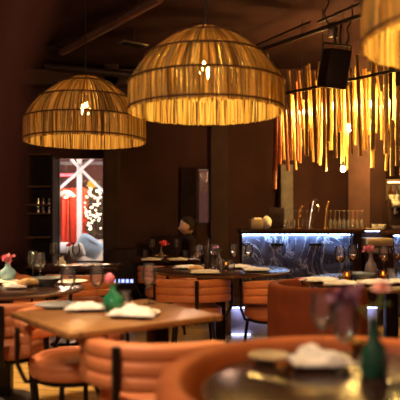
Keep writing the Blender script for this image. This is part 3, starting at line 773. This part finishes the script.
# napkin box, cloth roll, tablet
nb = thing('napkin_box', 'beige napkin box at the end of the bar', 'box', Q(256,7.05), .1)
MB().box((0,0,.055), (.15,.12,.11), bev=.008).obj('box_body', M['beige'], nb); MB().box((.01,0,.115), (.10,.07,.03), rz=.2, bev=.008).obj('paper_napkin', M['linen'], nb)
m = MB(); rr = random.Random(3); rings = []
for i in range(11):
    a = -PI/2+PI*i/10
    rings.append([Vector((max(.002,.058*math.cos(a))*math.cos(b)*(1+rr.uniform(-.16,.16)), max(.002,.058*math.cos(a))*math.sin(b)*(1+rr.uniform(-.16,.16)), .075+.075*math.sin(a)+rr.uniform(-.004,.004))) for b in [2*PI*k/16 for k in range(16)]])
o = m.rings(rings).obj('crumpled_cloth', M['linen']); o.location = Q(266.5,7.05); tag(o, 'crumpled white cloth on the bar beside the beige box', 'cloth')
ts = thing('tablet_stand', 'dark tablet on a slanted stand on the bar', 'tablet', Q(276.6,7.13), .1)
MB().box((0,0,.13), (.20,.012,.25), rx=-.22, bev=.005).obj('screen', M['cloth'], ts); MB().tube([(0,.02,.12),(0,.10,.01)], .008, 8).obj('prop', M['metal'], ts); MB().box((0,.04,.006), (.14,.12,.012), bev=.004).obj('foot', M['metal'], ts)
MB().box((.085,-.01,.12), (.008,.014,.23), rx=-.22, ry=.06).obj('screen_edge', M['chrome'], ts, False)

# service station next to the bar
sx0, sx1 = bx1+.03, P(391,0,6.9).x
ss = thing('service_cabinet', 'pale wooden service cabinet with two stacked trays next to the bar end', 'cabinet', ((sx0+sx1)/2, 7.1, 0)); w = sx1-sx0
MB().box((0,.05,.42), (w-.01,.40,.82)).obj('body', M['darkwood'], ss, False)
MB().box((0,-.06,P(0,241.5,7.0).z), (w,.46,.085), rx=.0, bev=.01).obj('tray', M['beige'], ss); MB().box((0,-.03,P(0,249,7.0).z-.01), (w-.03,.42,.06), bev=.008).obj('tray', M['beige'], ss)
MB().box((0,.2,1.02), (w,.06,.14)).obj('back_panel', M['darkwood'], ss, False)
MB().box((0,.14,1.085), (w-.06,.012,.012)).obj('light_strip', M['led'], ss, False)
MB().box((0,.05,1.10), (w,.40,.015)).obj('upper_shelf', M['darkwood'], ss, False)
def cup(px, d, z, label, s=1):
    o = thing('coffee_cup', label, 'cup', (P(px,0,d).x, d, z), R.uniform(0,3), 'white coffee cups')
    MB().lathe([(.001,0),(.022,0),(.03,.012),(.038,.06),(.0355,.06),(.028,.014),(.001,.008)], n=20).obj('cup_body', M['white'], o)
    MB().tube([(.034,0,.05),(.056,0,.045),(.056,0,.022),(.03,0,.016)], .005, 8).obj('cup_handle', M['white'], o)
z2 = 1.1075
cup(374.5,7.1,z2,'white cup on the cabinet nearest the glasses'); cup(379,7.15,z2,'white cup on the middle of the cabinet shelf'); cup(383,7.08,z2,'white cup on the cabinet shelf nearest the coffee machine')
m = MB(); m.box((0,0,.008), (.15,.10,.016), bev=.003); o = m.obj('notebook', M['beige']); o.location = (P(373,0,6.98).x, 6.98, z2); tag(o, 'thin closed notebook in front of the white cups', 'book')

# back counter with coffee machine
kx0 = P(386,0,7.3).x
m = MB(); kb = thing('back_counter', 'blue-lit second counter under the coffee machine', 'counter', (kx0+.5, 7.3, 0))
MB().box((0,.25,1.06), (1.0,.6,.06), bev=.005).obj('counter_top', M['darkwood'], kb); MB().box((-.45,.15,.515), (.09,.30,1.03)).obj('end_post', M['darkwood'], kb, False)
MB().box((.05,.2,.515), (.9,.03,1.03)).obj('marble_panel', M['marble'], kb, False); MB().box((.05,.14,1.022), (.88,.02,.012)).obj('light_strip', M['led'], kb, False)
MB().box((.05,.40,.5), (.9,.30,1.0)).obj('carcass', M['black'], kb, False)
cm = thing('coffee_machine', 'steel espresso machine on the blue-lit back counter', 'coffee machine', (P(404,0,7.5).x, 7.5, 1.09))
MB().box((0,.08,.19), (.40,.26,.38), bev=.02).obj('body', M['black'], cm); MB().box((0,-.06,.33), (.40,.16,.10), bev=.015).obj('head', M['steel'], cm)
MB().box((0,-.05,.03), (.38,.20,.05), bev=.008).obj('drip_tray', M['steel'], cm)
for x in (-.14,-.02,.10):
    MB().box((x,-.143,.335), (.085,.008,.055), bev=.003).obj('button_panel', M['white'], cm)
    g = MB(); g.lathe([(.03,.20),(.032,.235),(.02,.24),(.02,.28),(.001,.28)], (x,-.09,0), 16); gh = g.obj('group_head', M['chrome'], cm); MB().tube([(x,-.11,.22),(x,-.20,.21)], [.01,.013], 8).obj('portafilter_handle', M['black'], gh)
for k, px in enumerate((392,397)):
    cup(px,7.5,1.09+.381, 'white cup stored on top of the coffee machine, ' + ('first' if k == 0 else 'second') + ' from the pillar')
# lit niche shelf behind
nz = P(0,202,8.4).z
sh = thing('lit_shelf', 'wooden wall shelf glowing yellow above the coffee machine', 'shelf', (P(402,0,8.4).x, 8.4, 0))
MB().box((0,.1,nz), (.46,.3,.03), bev=.004).obj('shelf_board', M['beige'], sh); MB().box((0,.1,nz+.30), (.46,.3,.03), bev=.004).obj('shelf_board', M['beige'], sh); MB().box((0,.24,nz+.15), (.46,.02,.30)).obj('back_panel', M['beige'], sh, False)
MB().box((-.225,.1,nz+.15), (.02,.3,.30)).obj('side_panel', M['beige'], sh, False)
MB().box((-.225,.1,nz/2), (.03,.3,nz)).obj('side_panel', M['darkwood'], sh, False); MB().box((.225,.1,nz/2), (.03,.3,nz)).obj('side_panel', M['darkwood'], sh, False)
MB().box((0,.02,nz+.278), (.40,.03,.012)).obj('shelf_lamp', M['shelfglow'], sh, False)
for k, x in enumerate((-.13,-.04,.07)):
    o = MB().lathe([(.001,0),(.035,0),(.035,.13),(.014,.17),(.013,.22),(.001,.22)], n=16).obj('spirit_bottle', [M['amberglass'],M['darkvase'],M['amberglass']][k]); o.location = (sh.location.x+x, 8.48, nz+.016); tag(o, ['amber bottle at the pillar end of the lit shelf','dark bottle on the lit shelf','amber bottle beyond the dark one on the lit shelf'][k], 'bottle', 'bottles on the lit shelf')

# ------------------------------------------------------------------ bamboo sticks on their rail
ra, rb = P(268,97,6.94), P(440,61,6.04)
rail = MB().tube([ra, rb], .017, 10).obj('hanging_rail', M['pipe']); tag(rail, 'thin dark horizontal rail the bamboo sticks hang from', 'rail')
hr = MB()
rail_drop = thing('rail_hanger', 'thin wire dropping from the ceiling to the stick rail behind the speaker', 'wire', (0,0,0))
q = ra.lerp(rb,.35); MB().tube([q+Vector((0,0,.02)), (q.x,q.y,CEIL)], .005, 6).obj('wire', M['metal'], rail_drop)
sticks = [ # px at top, top row, px at bottom, bottom row, width px, row, red
 (276,112,274.5,189,5.2,0,1),(280,108,280,164,4,0,1),(285,110,288,171,4,0,1),(283,104,284,160,4,1,0),(288.5,71,291.5,160,4.2,0,0),(292,95,296,170,3.4,1,0),(296,82,297.5,161,3.2,0,1),
 (298,71,303,128,4.2,0,0),(301,104,300,163,3.4,1,1),(306,66,307,156,4.2,0,0),(308.5,64,312.5,150,4,1,0),(313,71,317,163,5.4,0,0),(304,100,306,155,4,2,0),
 (311,96,313.5,162,4,2,0),(319.5,62,317.5,146,3.0,0,0),(322,90,318,151,4.2,1,0),(324,80,325,171,4.8,0,0),(328,88,328.5,142,4.4,0,0),(331,86,331,150,4.6,1,0),(327,82,320,165,4,2,0),
 (335,88,335.5,158,4.4,0,0),(339,88,340.5,132,4.6,0,0),(343,84,342.5,164,5,1,0),(344,70,345.5,156,4,2,0),(347,86,349,123,4,0,0),(351,68,352,155,3.2,0,0),(353.5,80,354,140,3.6,1,0),
 (357.5,55,361,156,4.6,0,0),(356,66,355.5,145,3.4,2,0),(364.5,69,366,150,4.4,0,0),(369,72,368,135,4,1,0),(373.5,56,373,150,5,0,0),(375,62,381,105,2.6,0,0),(377,84,376,133,4,2,0),(372,120,372.5,168,5,1,0),
 (386,63,386.5,154,6,0,0),(389,100,386,171,3.6,1,0),(392.5,120,392,176,5,0,0),(398,86,397,166,4.6,0,0),(394,70,394,140,4,2,0),(403,70,402,176,5,1,0),(381,92,381.5,140,3.4,2,0),
 (410,60,409,158,5.4,0,0),(300,90,301,146,3.2,2,0),(294.5,100,294,150,3.2,2,0),(316,80,315,140,3.4,2,0),(333.5,92,333,135,3.2,2,0),(348,100,347,170,3.2,2,0),(361,80,362,138,3.4,2,0),(366.5,100,366,145,3,2,0),
]
sticks.sort(key=lambda s: s[0])
def stick_mesh(length, r):
    m = MB(); pr = []; n = max(2, round(length/.24)); seg = length/n
    for k in range(n):
        z0 = k*seg
        pr += [(r,z0+.012),(r*.96,z0+seg*.5),(r,z0+seg-.012)]
        if k < n-1: pr += [(r*1.14,z0+seg-.004),(r*.97,z0+seg),(r*1.10,z0+seg+.004)]
    pr = [(r*.70,.05),(r*.72,0),(r*.98,0)]+pr+[(r*.98,length),(r*.70,length),(r*.68,length-.05)]
    return m.lathe(pr, n=12)
ords = words_+[a+'-'+b for a in ('twenty','thirty','forty') for b in words_[:9]]
ords = words_+['twenty-'+b for b in words_[:9]]+['thirtieth']+['thirty-'+b for b in words_[:9]]+['fortieth']+['forty-'+b for b in words_[:9]]+['fiftieth']
for i, (xt,yt,xb,yb,wd,row,red) in enumerate(sticks):
    u = (xt-268)/172; dd = 7.05-.9*u+(-.05,.13,.36)[row]+(i%3)*.062
    a, b = P(xb,yb,dd), P(xt,yt,dd); b.y = a.y
    v = b-a; o = stick_mesh(v.length, wd*dd/F/2*(.92,.85,.70)[row]).obj('hanging_bamboo_stick', M['redbamboo'] if red else M['bamboo'])
    o.location = a; o.rotation_euler = v.to_track_quat('Z','Y').to_euler()
    ln = 'long' if v.length > 1.05 else ('short' if v.length < .65 else 'mid-length')
    tag(o, f"{ln} {'reddish' if red else 'yellow'} bamboo stick, {ords[i]} counted from the dome lamp side of the rail", 'stick', 'bamboo sticks hanging over the bar')
# bulbs among the sticks
def stick_bulb(px, py, d, label, rad, mat):
    p = P(px,py,d); o = thing('hanging_bulb', label, 'bulb', p, 0, 'bare bulbs among the bamboo')
    MB().ball((0,0,0), rad, 14, 9, (1,1,1.2)).obj('bulb', mat, o); MB().lathe([(.014,rad*1.1),(.016,rad*1.1+.05),(.006,rad*1.1+.06)], n=12).obj('socket', M['cord'], o)
    MB().tube([(0,0,rad+.05),(0,0,CEIL-p.z)], .004, 6).obj('cord', M['cord'], o)
stick_bulb(343,169,6.75,'bare glowing bulb hanging lowest under the bamboo sticks', .026, M['stickbulb'])
for px, py, d, lab in ((302,112,7.0,'hidden bulb glowing among the sticks near the dome lamp'),(334,106,7.0,'hidden bulb glowing among the sticks under the speaker'),(369,104,6.85,'hidden bulb glowing among the sticks before the pillar'),(404,100,6.5,'hidden bulb glowing among the sticks at the rail end'),(350,128,7.10,'hidden bulb glowing low among the middle sticks')):
    stick_bulb(px, py, d, lab, .03, M['stickbulb'])

# ------------------------------------------------------------------ ceiling things
pa, pb = P(255,52,6.2), P(368,13,5.1)
o = MB().tube([pa+(pa-pb)*.02, pb+(pb-pa)*.6], .020, 10).obj('ceiling_pipe', M['pipe']); tag(o, 'slanting ceiling pipe the speaker hangs from', 'pipe')
o = MB().tube([P(318,22,5.7), P(400,-14,5.2)], .013, 10).obj('ceiling_pipe', M['pipe']); tag(o, 'thinner pipe above the speaker pipe', 'pipe')
o = MB().tube([P(62,52,8.0), P(160,-2,6.1)], .05, 12).obj('ceiling_pipe', plain('duct_paint', (.22,.11,.07), .5, .2)); tag(o, 'long thick pipe under the ceiling above the dim dome lamp', 'pipe')
o = MB().tube([P(45,66,8.6), P(140,76,8.6)], .05, 12).obj('ceiling_pipe', M['pipe']); tag(o, 'horizontal pipe behind the dim dome lamp', 'pipe')
o = MB().tube([P(255,46,7.5), P(310,22,6.6)], .014, 10).obj('ceiling_pipe', M['pipe']); tag(o, 'faint pipe by the bright dome lamp', 'pipe')
sp_ = P(334,69,5.55)
spk = thing('ceiling_speaker', 'black box loudspeaker hanging in front of the bamboo sticks', 'speaker', sp_, math.radians(14)); spk.rotation_euler = (math.radians(13), math.radians(3), math.radians(14))
MB().box((0,.0,0), (.215,.20,.35), bev=.014).obj('cabinet', M['black'], spk); MB().box((.005,-.102,0), (.185,.008,.32), bev=.003).obj('grille', M['grille'], spk)
MB().box((.045,-.108,.05), (.022,.004,.012)).obj('badge', M['chrome'], spk, False)
m = MB(); m.tube([(-.12,0,.05),(-.14,0,.05),(-.14,0,.22),(.14,0,.22),(.14,0,.05),(.12,0,.05)], .010, 8); m.obj('bracket', M['metal'], spk)
m = MB(); m.tube([(-.02,0,.22),(-.03,.02,.30),(-.02,.05,.40)], .012, 8); m.tube([(.03,0,.22),(.02,.02,.31),(.03,.05,.40)], .010, 8); m.obj('clamp', M['pipe'], spk)
MB().tube([(.10,.05,.20),(.14,.08,.30),(.11,.08,.38),(.16,.1,.48),(.13,.1,.60)], .007, 6).obj('cable', M['cord'], spk)
q = P(334,30,5.5)
cl = thing('pipe_clamp', 'metal clamp and safety wire on the pipe above the speaker', 'clamp', q)
MB().box((-.03,0,0), (.035,.05,.13), bev=.006).obj('clamp_body', M['steel'], cl); MB().box((.02,0,-.03), (.025,.04,.09), bev=.005).obj('clamp_jaw', M['pipe'], cl); MB().tube([(-.05,0,.05),(-.09,0,.15),(-.05,.0,.25),(-.02,0,CEIL-q.z)], .006, 6).obj('safety_wire', M['metal'], cl)
q = P(55,55,8.0)
o = thing('smoke_detector', 'flat round fixture on the ceiling above the dim dome lamp', 'fixture', (q.x,q.y,CEIL))
MB().lathe([(.001,0),(.05,0),(.05,-.05),(.001,-.05)], n=20).obj('mount', M['pipe'], o); MB().lathe([(.001,-.05),(.17,-.055),(.19,-.07),(.17,-.085),(.001,-.095)], n=28).obj('disc', M['pipe'], o); o.location.z = CEIL
q = P(134,44,7.4)
o = thing('ceiling_vent', 'pale rectangular vent under the ceiling between the dome lamps', 'vent', (q.x,q.y,q.z), math.radians(35))
MB().box((0,0,0), (.36,.14,.02), bev=.004).obj('frame', M['steel'], o); 
for k in range(4): MB().box((0,-.05+k*.033,-.016), (.30,.008,.014)).obj('slat', M['metal'], o, False)
MB().tube([(0,0,.01),(0,0,CEIL-q.z)], .012, 8).obj('hanger', M['pipe'], o)

# ------------------------------------------------------------------ shelf, cooler, bench and drapes at the back
x0, x1 = P(27,0,9.1).x, P(55.5,0,9.1).x
ws = thing('wine_shelf', 'dark shelf unit against the back wall beside the window', 'shelf', ((x0+x1)/2, 9.1, 0)); w = x1-x0
for x in (-w/2+.015, w/2-.015): MB().box((x,0,1.1), (.03,.34,2.2)).obj('side_panel', M['black'], ws, False)
MB().box((0,.16,1.1), (w-.06,.02,2.2)).obj('back_panel', M['black'], ws, False)
zs = [.02,.5,.95,P(0,213.5,9.1).z,P(0,205,9.1).z,P(0,187,9.1).z,2.19]
for z in zs: MB().box((0,0,z), (w-.06,.33,.022)).obj('shelf_board', M['rimwood'], ws, False)
k = 0
for ri, zz in ((3,zs[3]),(4,zs[4])):
    for c in range(3):
        o = MB().lathe([(.001,0),(.028,0),(.030,.05),(.024,.062),(.024,.085),(.001,.085)], n=14).obj('glass_jar', M['chrome']); o.location = (ws.location.x-.03+c*.085, 9.03, zz+.0115)
        tag(o, f"small shiny jar, {words_[c]} from the drape on the {'lower' if ri == 3 else 'upper'} row of the dark shelf", 'jar', 'jars on the dark shelf')
wc = thing('drink_cooler', 'low dark drink cooler with a row of blue lights by the back wall', 'cooler', (P(124,0,8.6).x, 8.7, 0))
MB().box((0,0,.40), (.40,.5,.80), bev=.01).obj('cabinet', M['black'], wc)
for k in range(5): MB().box((-.12+k*.062,-.252,P(0,281,8.45).z), (.042,.008,.05), bev=.003).obj('indicator', M['bluebar'], wc)
MB().box((.18,-.265,.5), (.015,.02,.4), bev=.004).obj('handle', M['metal'], wc)
be = thing('wall_bench', 'long black high-backed bench along the back wall', 'bench', (P(165,0,8.8).x, 8.85, 0))
MB().box((.12,0,.24), (.72,.50,.42), bev=.04).obj('seat', M['cloth'], be); MB().box((.12,.25,.62), (.72,.12,.72), bev=.04).obj('backrest', M['cloth'], be); MB().box((.12,0,.02), (.66,.42,.04)).obj('plinth', M['black'], be, False)

def hem_near(u, v, x, z):
    k = min(1, max(0, (z-1.39)/.08)); k = k*k*(3-2*k); return x-.040*(1-k)*u, z-.02*(1-u)*v
o = drape_mesh(-.34, -.170, 1.20, 2.6, .70, .014, 3, 11, hem_near)
near = o.obj('brown_drape', M['drape']); tag(near, 'blurred brown drape hanging close to us at the picture edge', 'curtain')

# ------------------------------------------------------------------ person
def skin_body(name, nodes, edges, mat, parent=None, sub=2):
    me = bpy.data.meshes.new(name); me.from_pydata([n[0] for n in nodes], edges, []); o = bpy.data.objects.new(name, me); COL.objects.link(o)
    if parent: o.parent = parent
    s = o.modifiers.new('s','SKIN'); s.use_smooth_shade = True
    for v, n in zip(me.skin_vertices[0].data, nodes): v.radius = n[1] if isinstance(n[1], tuple) else (n[1],n[1])
    me.skin_vertices[0].data[0].use_root = True
    u = o.modifiers.new('u','SUBSURF'); u.levels = sub; u.render_levels = sub
    me.materials.append(mat); return o
pp = P(188,226,8.05)
SZ = .47                                   # seat height
pe = thing('person', 'person in black with dark tied hair sitting sideways near the small window', 'person', (pp.x+.03, 8.05, 0), math.radians(104))
# local +Y is where the person faces
hz = pp.z
nodes = [((0,0,SZ+.10),(.15,.11)),((0,.01,SZ+.24),(.13,.095)),((0,.02,SZ+.38),(.15,.10)),((0,.025,hz-.19),(.12,.075)),((0,.03,hz-.13),(.052,.055)),((0,.035,hz-.09),(.05,.052)),
 ((-.17,.02,hz-.22),(.06,.06)),((-.22,.04,hz-.36),(.045,.045)),((-.21,.10,hz-.48),(.04,.04)),((-.15,.24,hz-.44),(.034,.034)),((-.10,.34,hz-.40),(.026,.026)),
 ((.17,.02,hz-.22),(.06,.06)),((.22,.04,hz-.36),(.045,.045)),((.21,.10,hz-.48),(.04,.04)),((.15,.24,hz-.44),(.034,.034)),((.10,.34,hz-.40),(.026,.026)),
 ((-.10,.02,SZ+.08),(.09,.085)),((-.11,.22,SZ+.085),(.08,.078)),((-.11,.42,SZ+.06),(.06,.06)),((-.11,.42,SZ-.17),(.052,.052)),((-.11,.43,.09),(.037,.037)),((-.11,.48,.045),(.036,.036)),((-.11,.58,.035),(.03,.028)),
 ((.10,.02,SZ+.08),(.09,.085)),((.11,.22,SZ+.085),(.08,.078)),((.11,.42,SZ+.06),(.06,.06)),((.11,.42,SZ-.17),(.052,.052)),((.11,.43,.09),(.037,.037)),((.11,.48,.045),(.036,.036)),((.11,.58,.035),(.03,.028))]
edges = [(0,1),(1,2),(2,3),(3,4),(4,5),(3,6),(6,7),(7,8),(8,9),(9,10),(3,11),(11,12),(12,13),(13,14),(14,15),(0,16),(16,17),(17,18),(18,19),(19,20),(20,21),(21,22),(0,23),(23,24),(24,25),(25,26),(26,27),(27,28),(28,29)]
skin_body('clothes', nodes, edges, M['cloth'], pe)
def head_mesh():
    m = MB(); rings = []; n = 24
    for i in range(17):
        v = i/16; a = -PI/2+PI*v; z = .115*math.sin(a); c = math.cos(a)
        w = .074*c**.8*(1 if z > -.02 else 1-.28*((-z-.02)/.095)); dpt = .094*c**.8
        ring = []
        for k in range(n):
            b = 2*PI*k/n; x, y = w*math.cos(b), dpt*math.sin(b)
            fr = max(0, math.sin(b))
            if z < -.02: y += .012*fr                 # jaw
            g = math.exp(-((z+.018)/.022)**2)*math.exp(-(math.cos(b)/.22)**2)*(fr > 0)
            y += .026*g                                # nose
            for ex in (-.42,.42):
                y -= .008*math.exp(-((z-.012)/.014)**2)*math.exp(-((math.cos(b)-ex)/.2)**2)*(fr > 0)
            y += .006*math.exp(-((z+.058)/.010)**2)*math.exp(-(math.cos(b)/.3)**2)*(fr > 0)
            ring.append(Vector((x, y, z)))
        rings.append(ring)
    return m.rings(rings)
hd = head_mesh().obj('head', M['skin'], pe, True, 180); hd.location = (0,.045,hz); hd.rotation_euler = (-.12,0,0)
for s in (-1,1):
    e = MB().ball((s*.074,-.005,-.005), .026, 10, 7, (.35,.7,1.15)).obj('ear', M['skin'], hd)
    e = MB().ball((s*.029,.078,.013), .0095, 10, 7).obj('eye', M['china'], hd)
    e = MB().ball((s*.029,.0845,.013), .005, 8, 6).obj('iris', M['hair'], hd)
MB().ball((0,.094,-.058), .018, 10, 6, (1,.25,.30)).obj('mouth', plain('lips', (.45,.14,.11), .5), hd)
m = MB(); rings = []
for i in range(12):
    a = -.55+ (PI/2+.55)*i/11; z = .122*math.sin(a); c = max(.01,math.cos(a))
    rings.append([Vector((.084*c**.8*math.cos(2*PI*k/24), -.014+(.100 if math.sin(2*PI*k/24) < 0 else (.100 if z > .055 else .02+.08*max(0,z/.055)**1.2 if z > 0 else .012))*c**.8*math.sin(2*PI*k/24), z+.006)) for k in range(24)])
m.rings(rings); m.ball((0,-.125,.03), .042, 14, 9); m.obj('hair', M['hair'], hd, True, 180)
for s in (-1,1):
    hx = Vector((s*.10,.34,hz-.40))
    nodes = [((0,0,0),(.022,.018)),((0,.045,.005),(.034,.015)),((0,.08,.005),(.034,.012))]; edges = [(0,1),(1,2)]
    for j, (fx, ln) in enumerate(((-.028,.05),(-.009,.062),(.010,.058),(.027,.045))):
        b = len(nodes); nodes += [((fx,.085,.004),.0095),((fx,.085+ln*.55,.0),.0085),((fx*.95,.085+ln,-.018),.0075)]; edges += [(2,b),(b,b+1),(b+1,b+2)]
    b = len(nodes); nodes += [((-s*.036,.035,.0),.011),((-s*.052,.065,-.006),.0095),((-s*.050,.092,-.014),.008)]; edges += [(1,b),(b,b+1),(b+1,b+2)]
    h_ = skin_body('hand', nodes, edges, M['skin'], pe, 1); h_.location = hx
ds = thing('dining_chair', 'plain black chair under the seated person', 'chair', (pe.location.x, pe.location.y, 0), pe.rotation_euler.z)
MB().box((0,.08,SZ-.025), (.42,.42,.05), bev=.015).obj('seat', M['black'], ds); MB().box((0,-.165,.74), (.40,.035,.26), bev=.012).obj('backrest', M['black'], ds)
for x in (-.18,.18):
    MB().tube([(x,-.15,.45),(x,-.165,.86)], .012, 8).obj('back_post', M['metal'], ds)
    for y in (-.10,.26): MB().tube([(x,y,SZ-.04),(x*1.05,y,0)], .014, 8).obj('leg', M['metal'], ds)

# ------------------------------------------------------------------ light
def spot(name, loc, to, e, ang=60, col=(1,.63,.33), rad=.09, blend=.6):
    l = bpy.data.lights.new(name, 'SPOT'); l.energy = e; l.color = col; l.spot_size = math.radians(ang); l.spot_blend = blend; l.shadow_soft_size = rad
    o = bpy.data.objects.new(name, l); COL.objects.link(o); o.location = loc
    o.rotation_euler = (Vector(to)-Vector(loc)).to_track_quat('-Z','Y').to_euler(); return o
def point(name, loc, e, col=(1,.6,.3), rad=.08):
    l = bpy.data.lights.new(name, 'POINT'); l.energy = e; l.color = col; l.shadow_soft_size = rad
    o = bpy.data.objects.new(name, l); COL.objects.link(o); o.location = loc; return o
# unseen spots added high up to brighten the tables, no fixtures built
WW = (1,.74,.48)
spot('added_spot', (.25,5.3,3.5), (*CE,TZ), 170, 26, WW)
spot('added_spot', (1.3,4.4,3.5), (1.30,4.35,TZ), 230, 24, WW)
spot('added_spot', (-.9,2.2,3.5), (-.4,2.85,TZ), 480, 34, WW)
spot('added_spot', (-1.4,3.2,3.5), (-1.2,3.8,TZ), 210, 36, WW)
spot('added_spot', (.5,2.1,3.5), (.56,2.0,TZ), 150, 16, WW)
spot('added_spot', (-.4,6.9,3.5), (-.4,7.1,TZ), 30, 22, WW)
spot('added_spot', (-1.15,5.6,3.5), (-1.15,5.95,TZ), 50, 26, WW)
spot('added_spot', (-1.75,7.55,2.9), (pp.x,8.05,pp.z), 90, 10, WW)  # added to light the seated person's face
# unseen fill lights added to brighten the near chairs and booth
point('room_fill', (-1.05,.85,2.15), 118, WW, .12); point('room_fill', (-.9,-.6,2.2), 8, WW, .1)
spot('floor_fill_spot', (-2.9,5.2,2.3), (-1.12,4.25,0), 1000, 42, (1,.72,.34))  # unseen spot added at the side to brighten the floor under the edge table
# unseen lights added to brighten the terrace and its white trellis
point('terrace_fill', (-2.2,11.2,2.5), 120, (1,.62,.42), .1); point('terrace_fill', (-2.3,11.3,1.9), 60, (1,.42,.25), .06); point('terrace_fill', (-.95,9.62,1.7), 95, (1,.94,.9), .06); point('terrace_fill', (-2.95,9.62,1.7), 95, (1,.94,.9), .06); point('terrace_fill', (.1,11.0,2.0), 40, (1,.6,.4), .1)
point('niche_light', (P(392,0,8.3).x,8.1,2.0), 4, (1,.6,.2), .03)

w = bpy.data.worlds.new('World'); S.world = w; w.use_nodes = True
bg = w.node_tree.nodes['Background']; bg.inputs[0].default_value = (1.0,.36,.34,1); bg.inputs[1].default_value = .27

# ------------------------------------------------------------------ camera
cam = bpy.data.cameras.new('camera'); co = bpy.data.objects.new('camera', cam); COL.objects.link(co); S.camera = co
co.location = (0,0,CZ); co.rotation_euler = (PI/2,0,0)
cam.sensor_width = 36; cam.lens = 36*F/400; cam.shift_y = (H-200)/400*1.0
cam.clip_start = .05
cam.dof.use_dof = True; cam.dof.focus_distance = 5.6; cam.dof.aperture_fstop = 1.6
S.view_settings.view_transform = 'Standard'; S.view_settings.look = 'None'; S.view_settings.gamma = 1; S.view_settings.use_curve_mapping = False
S.view_settings.exposure = 0.0
try:
    S.cycles.caustics_reflective = False; S.cycles.caustics_refractive = False
    S.cycles.transparent_max_bounces = 24; S.cycles.use_denoising = True
except Exception: pass
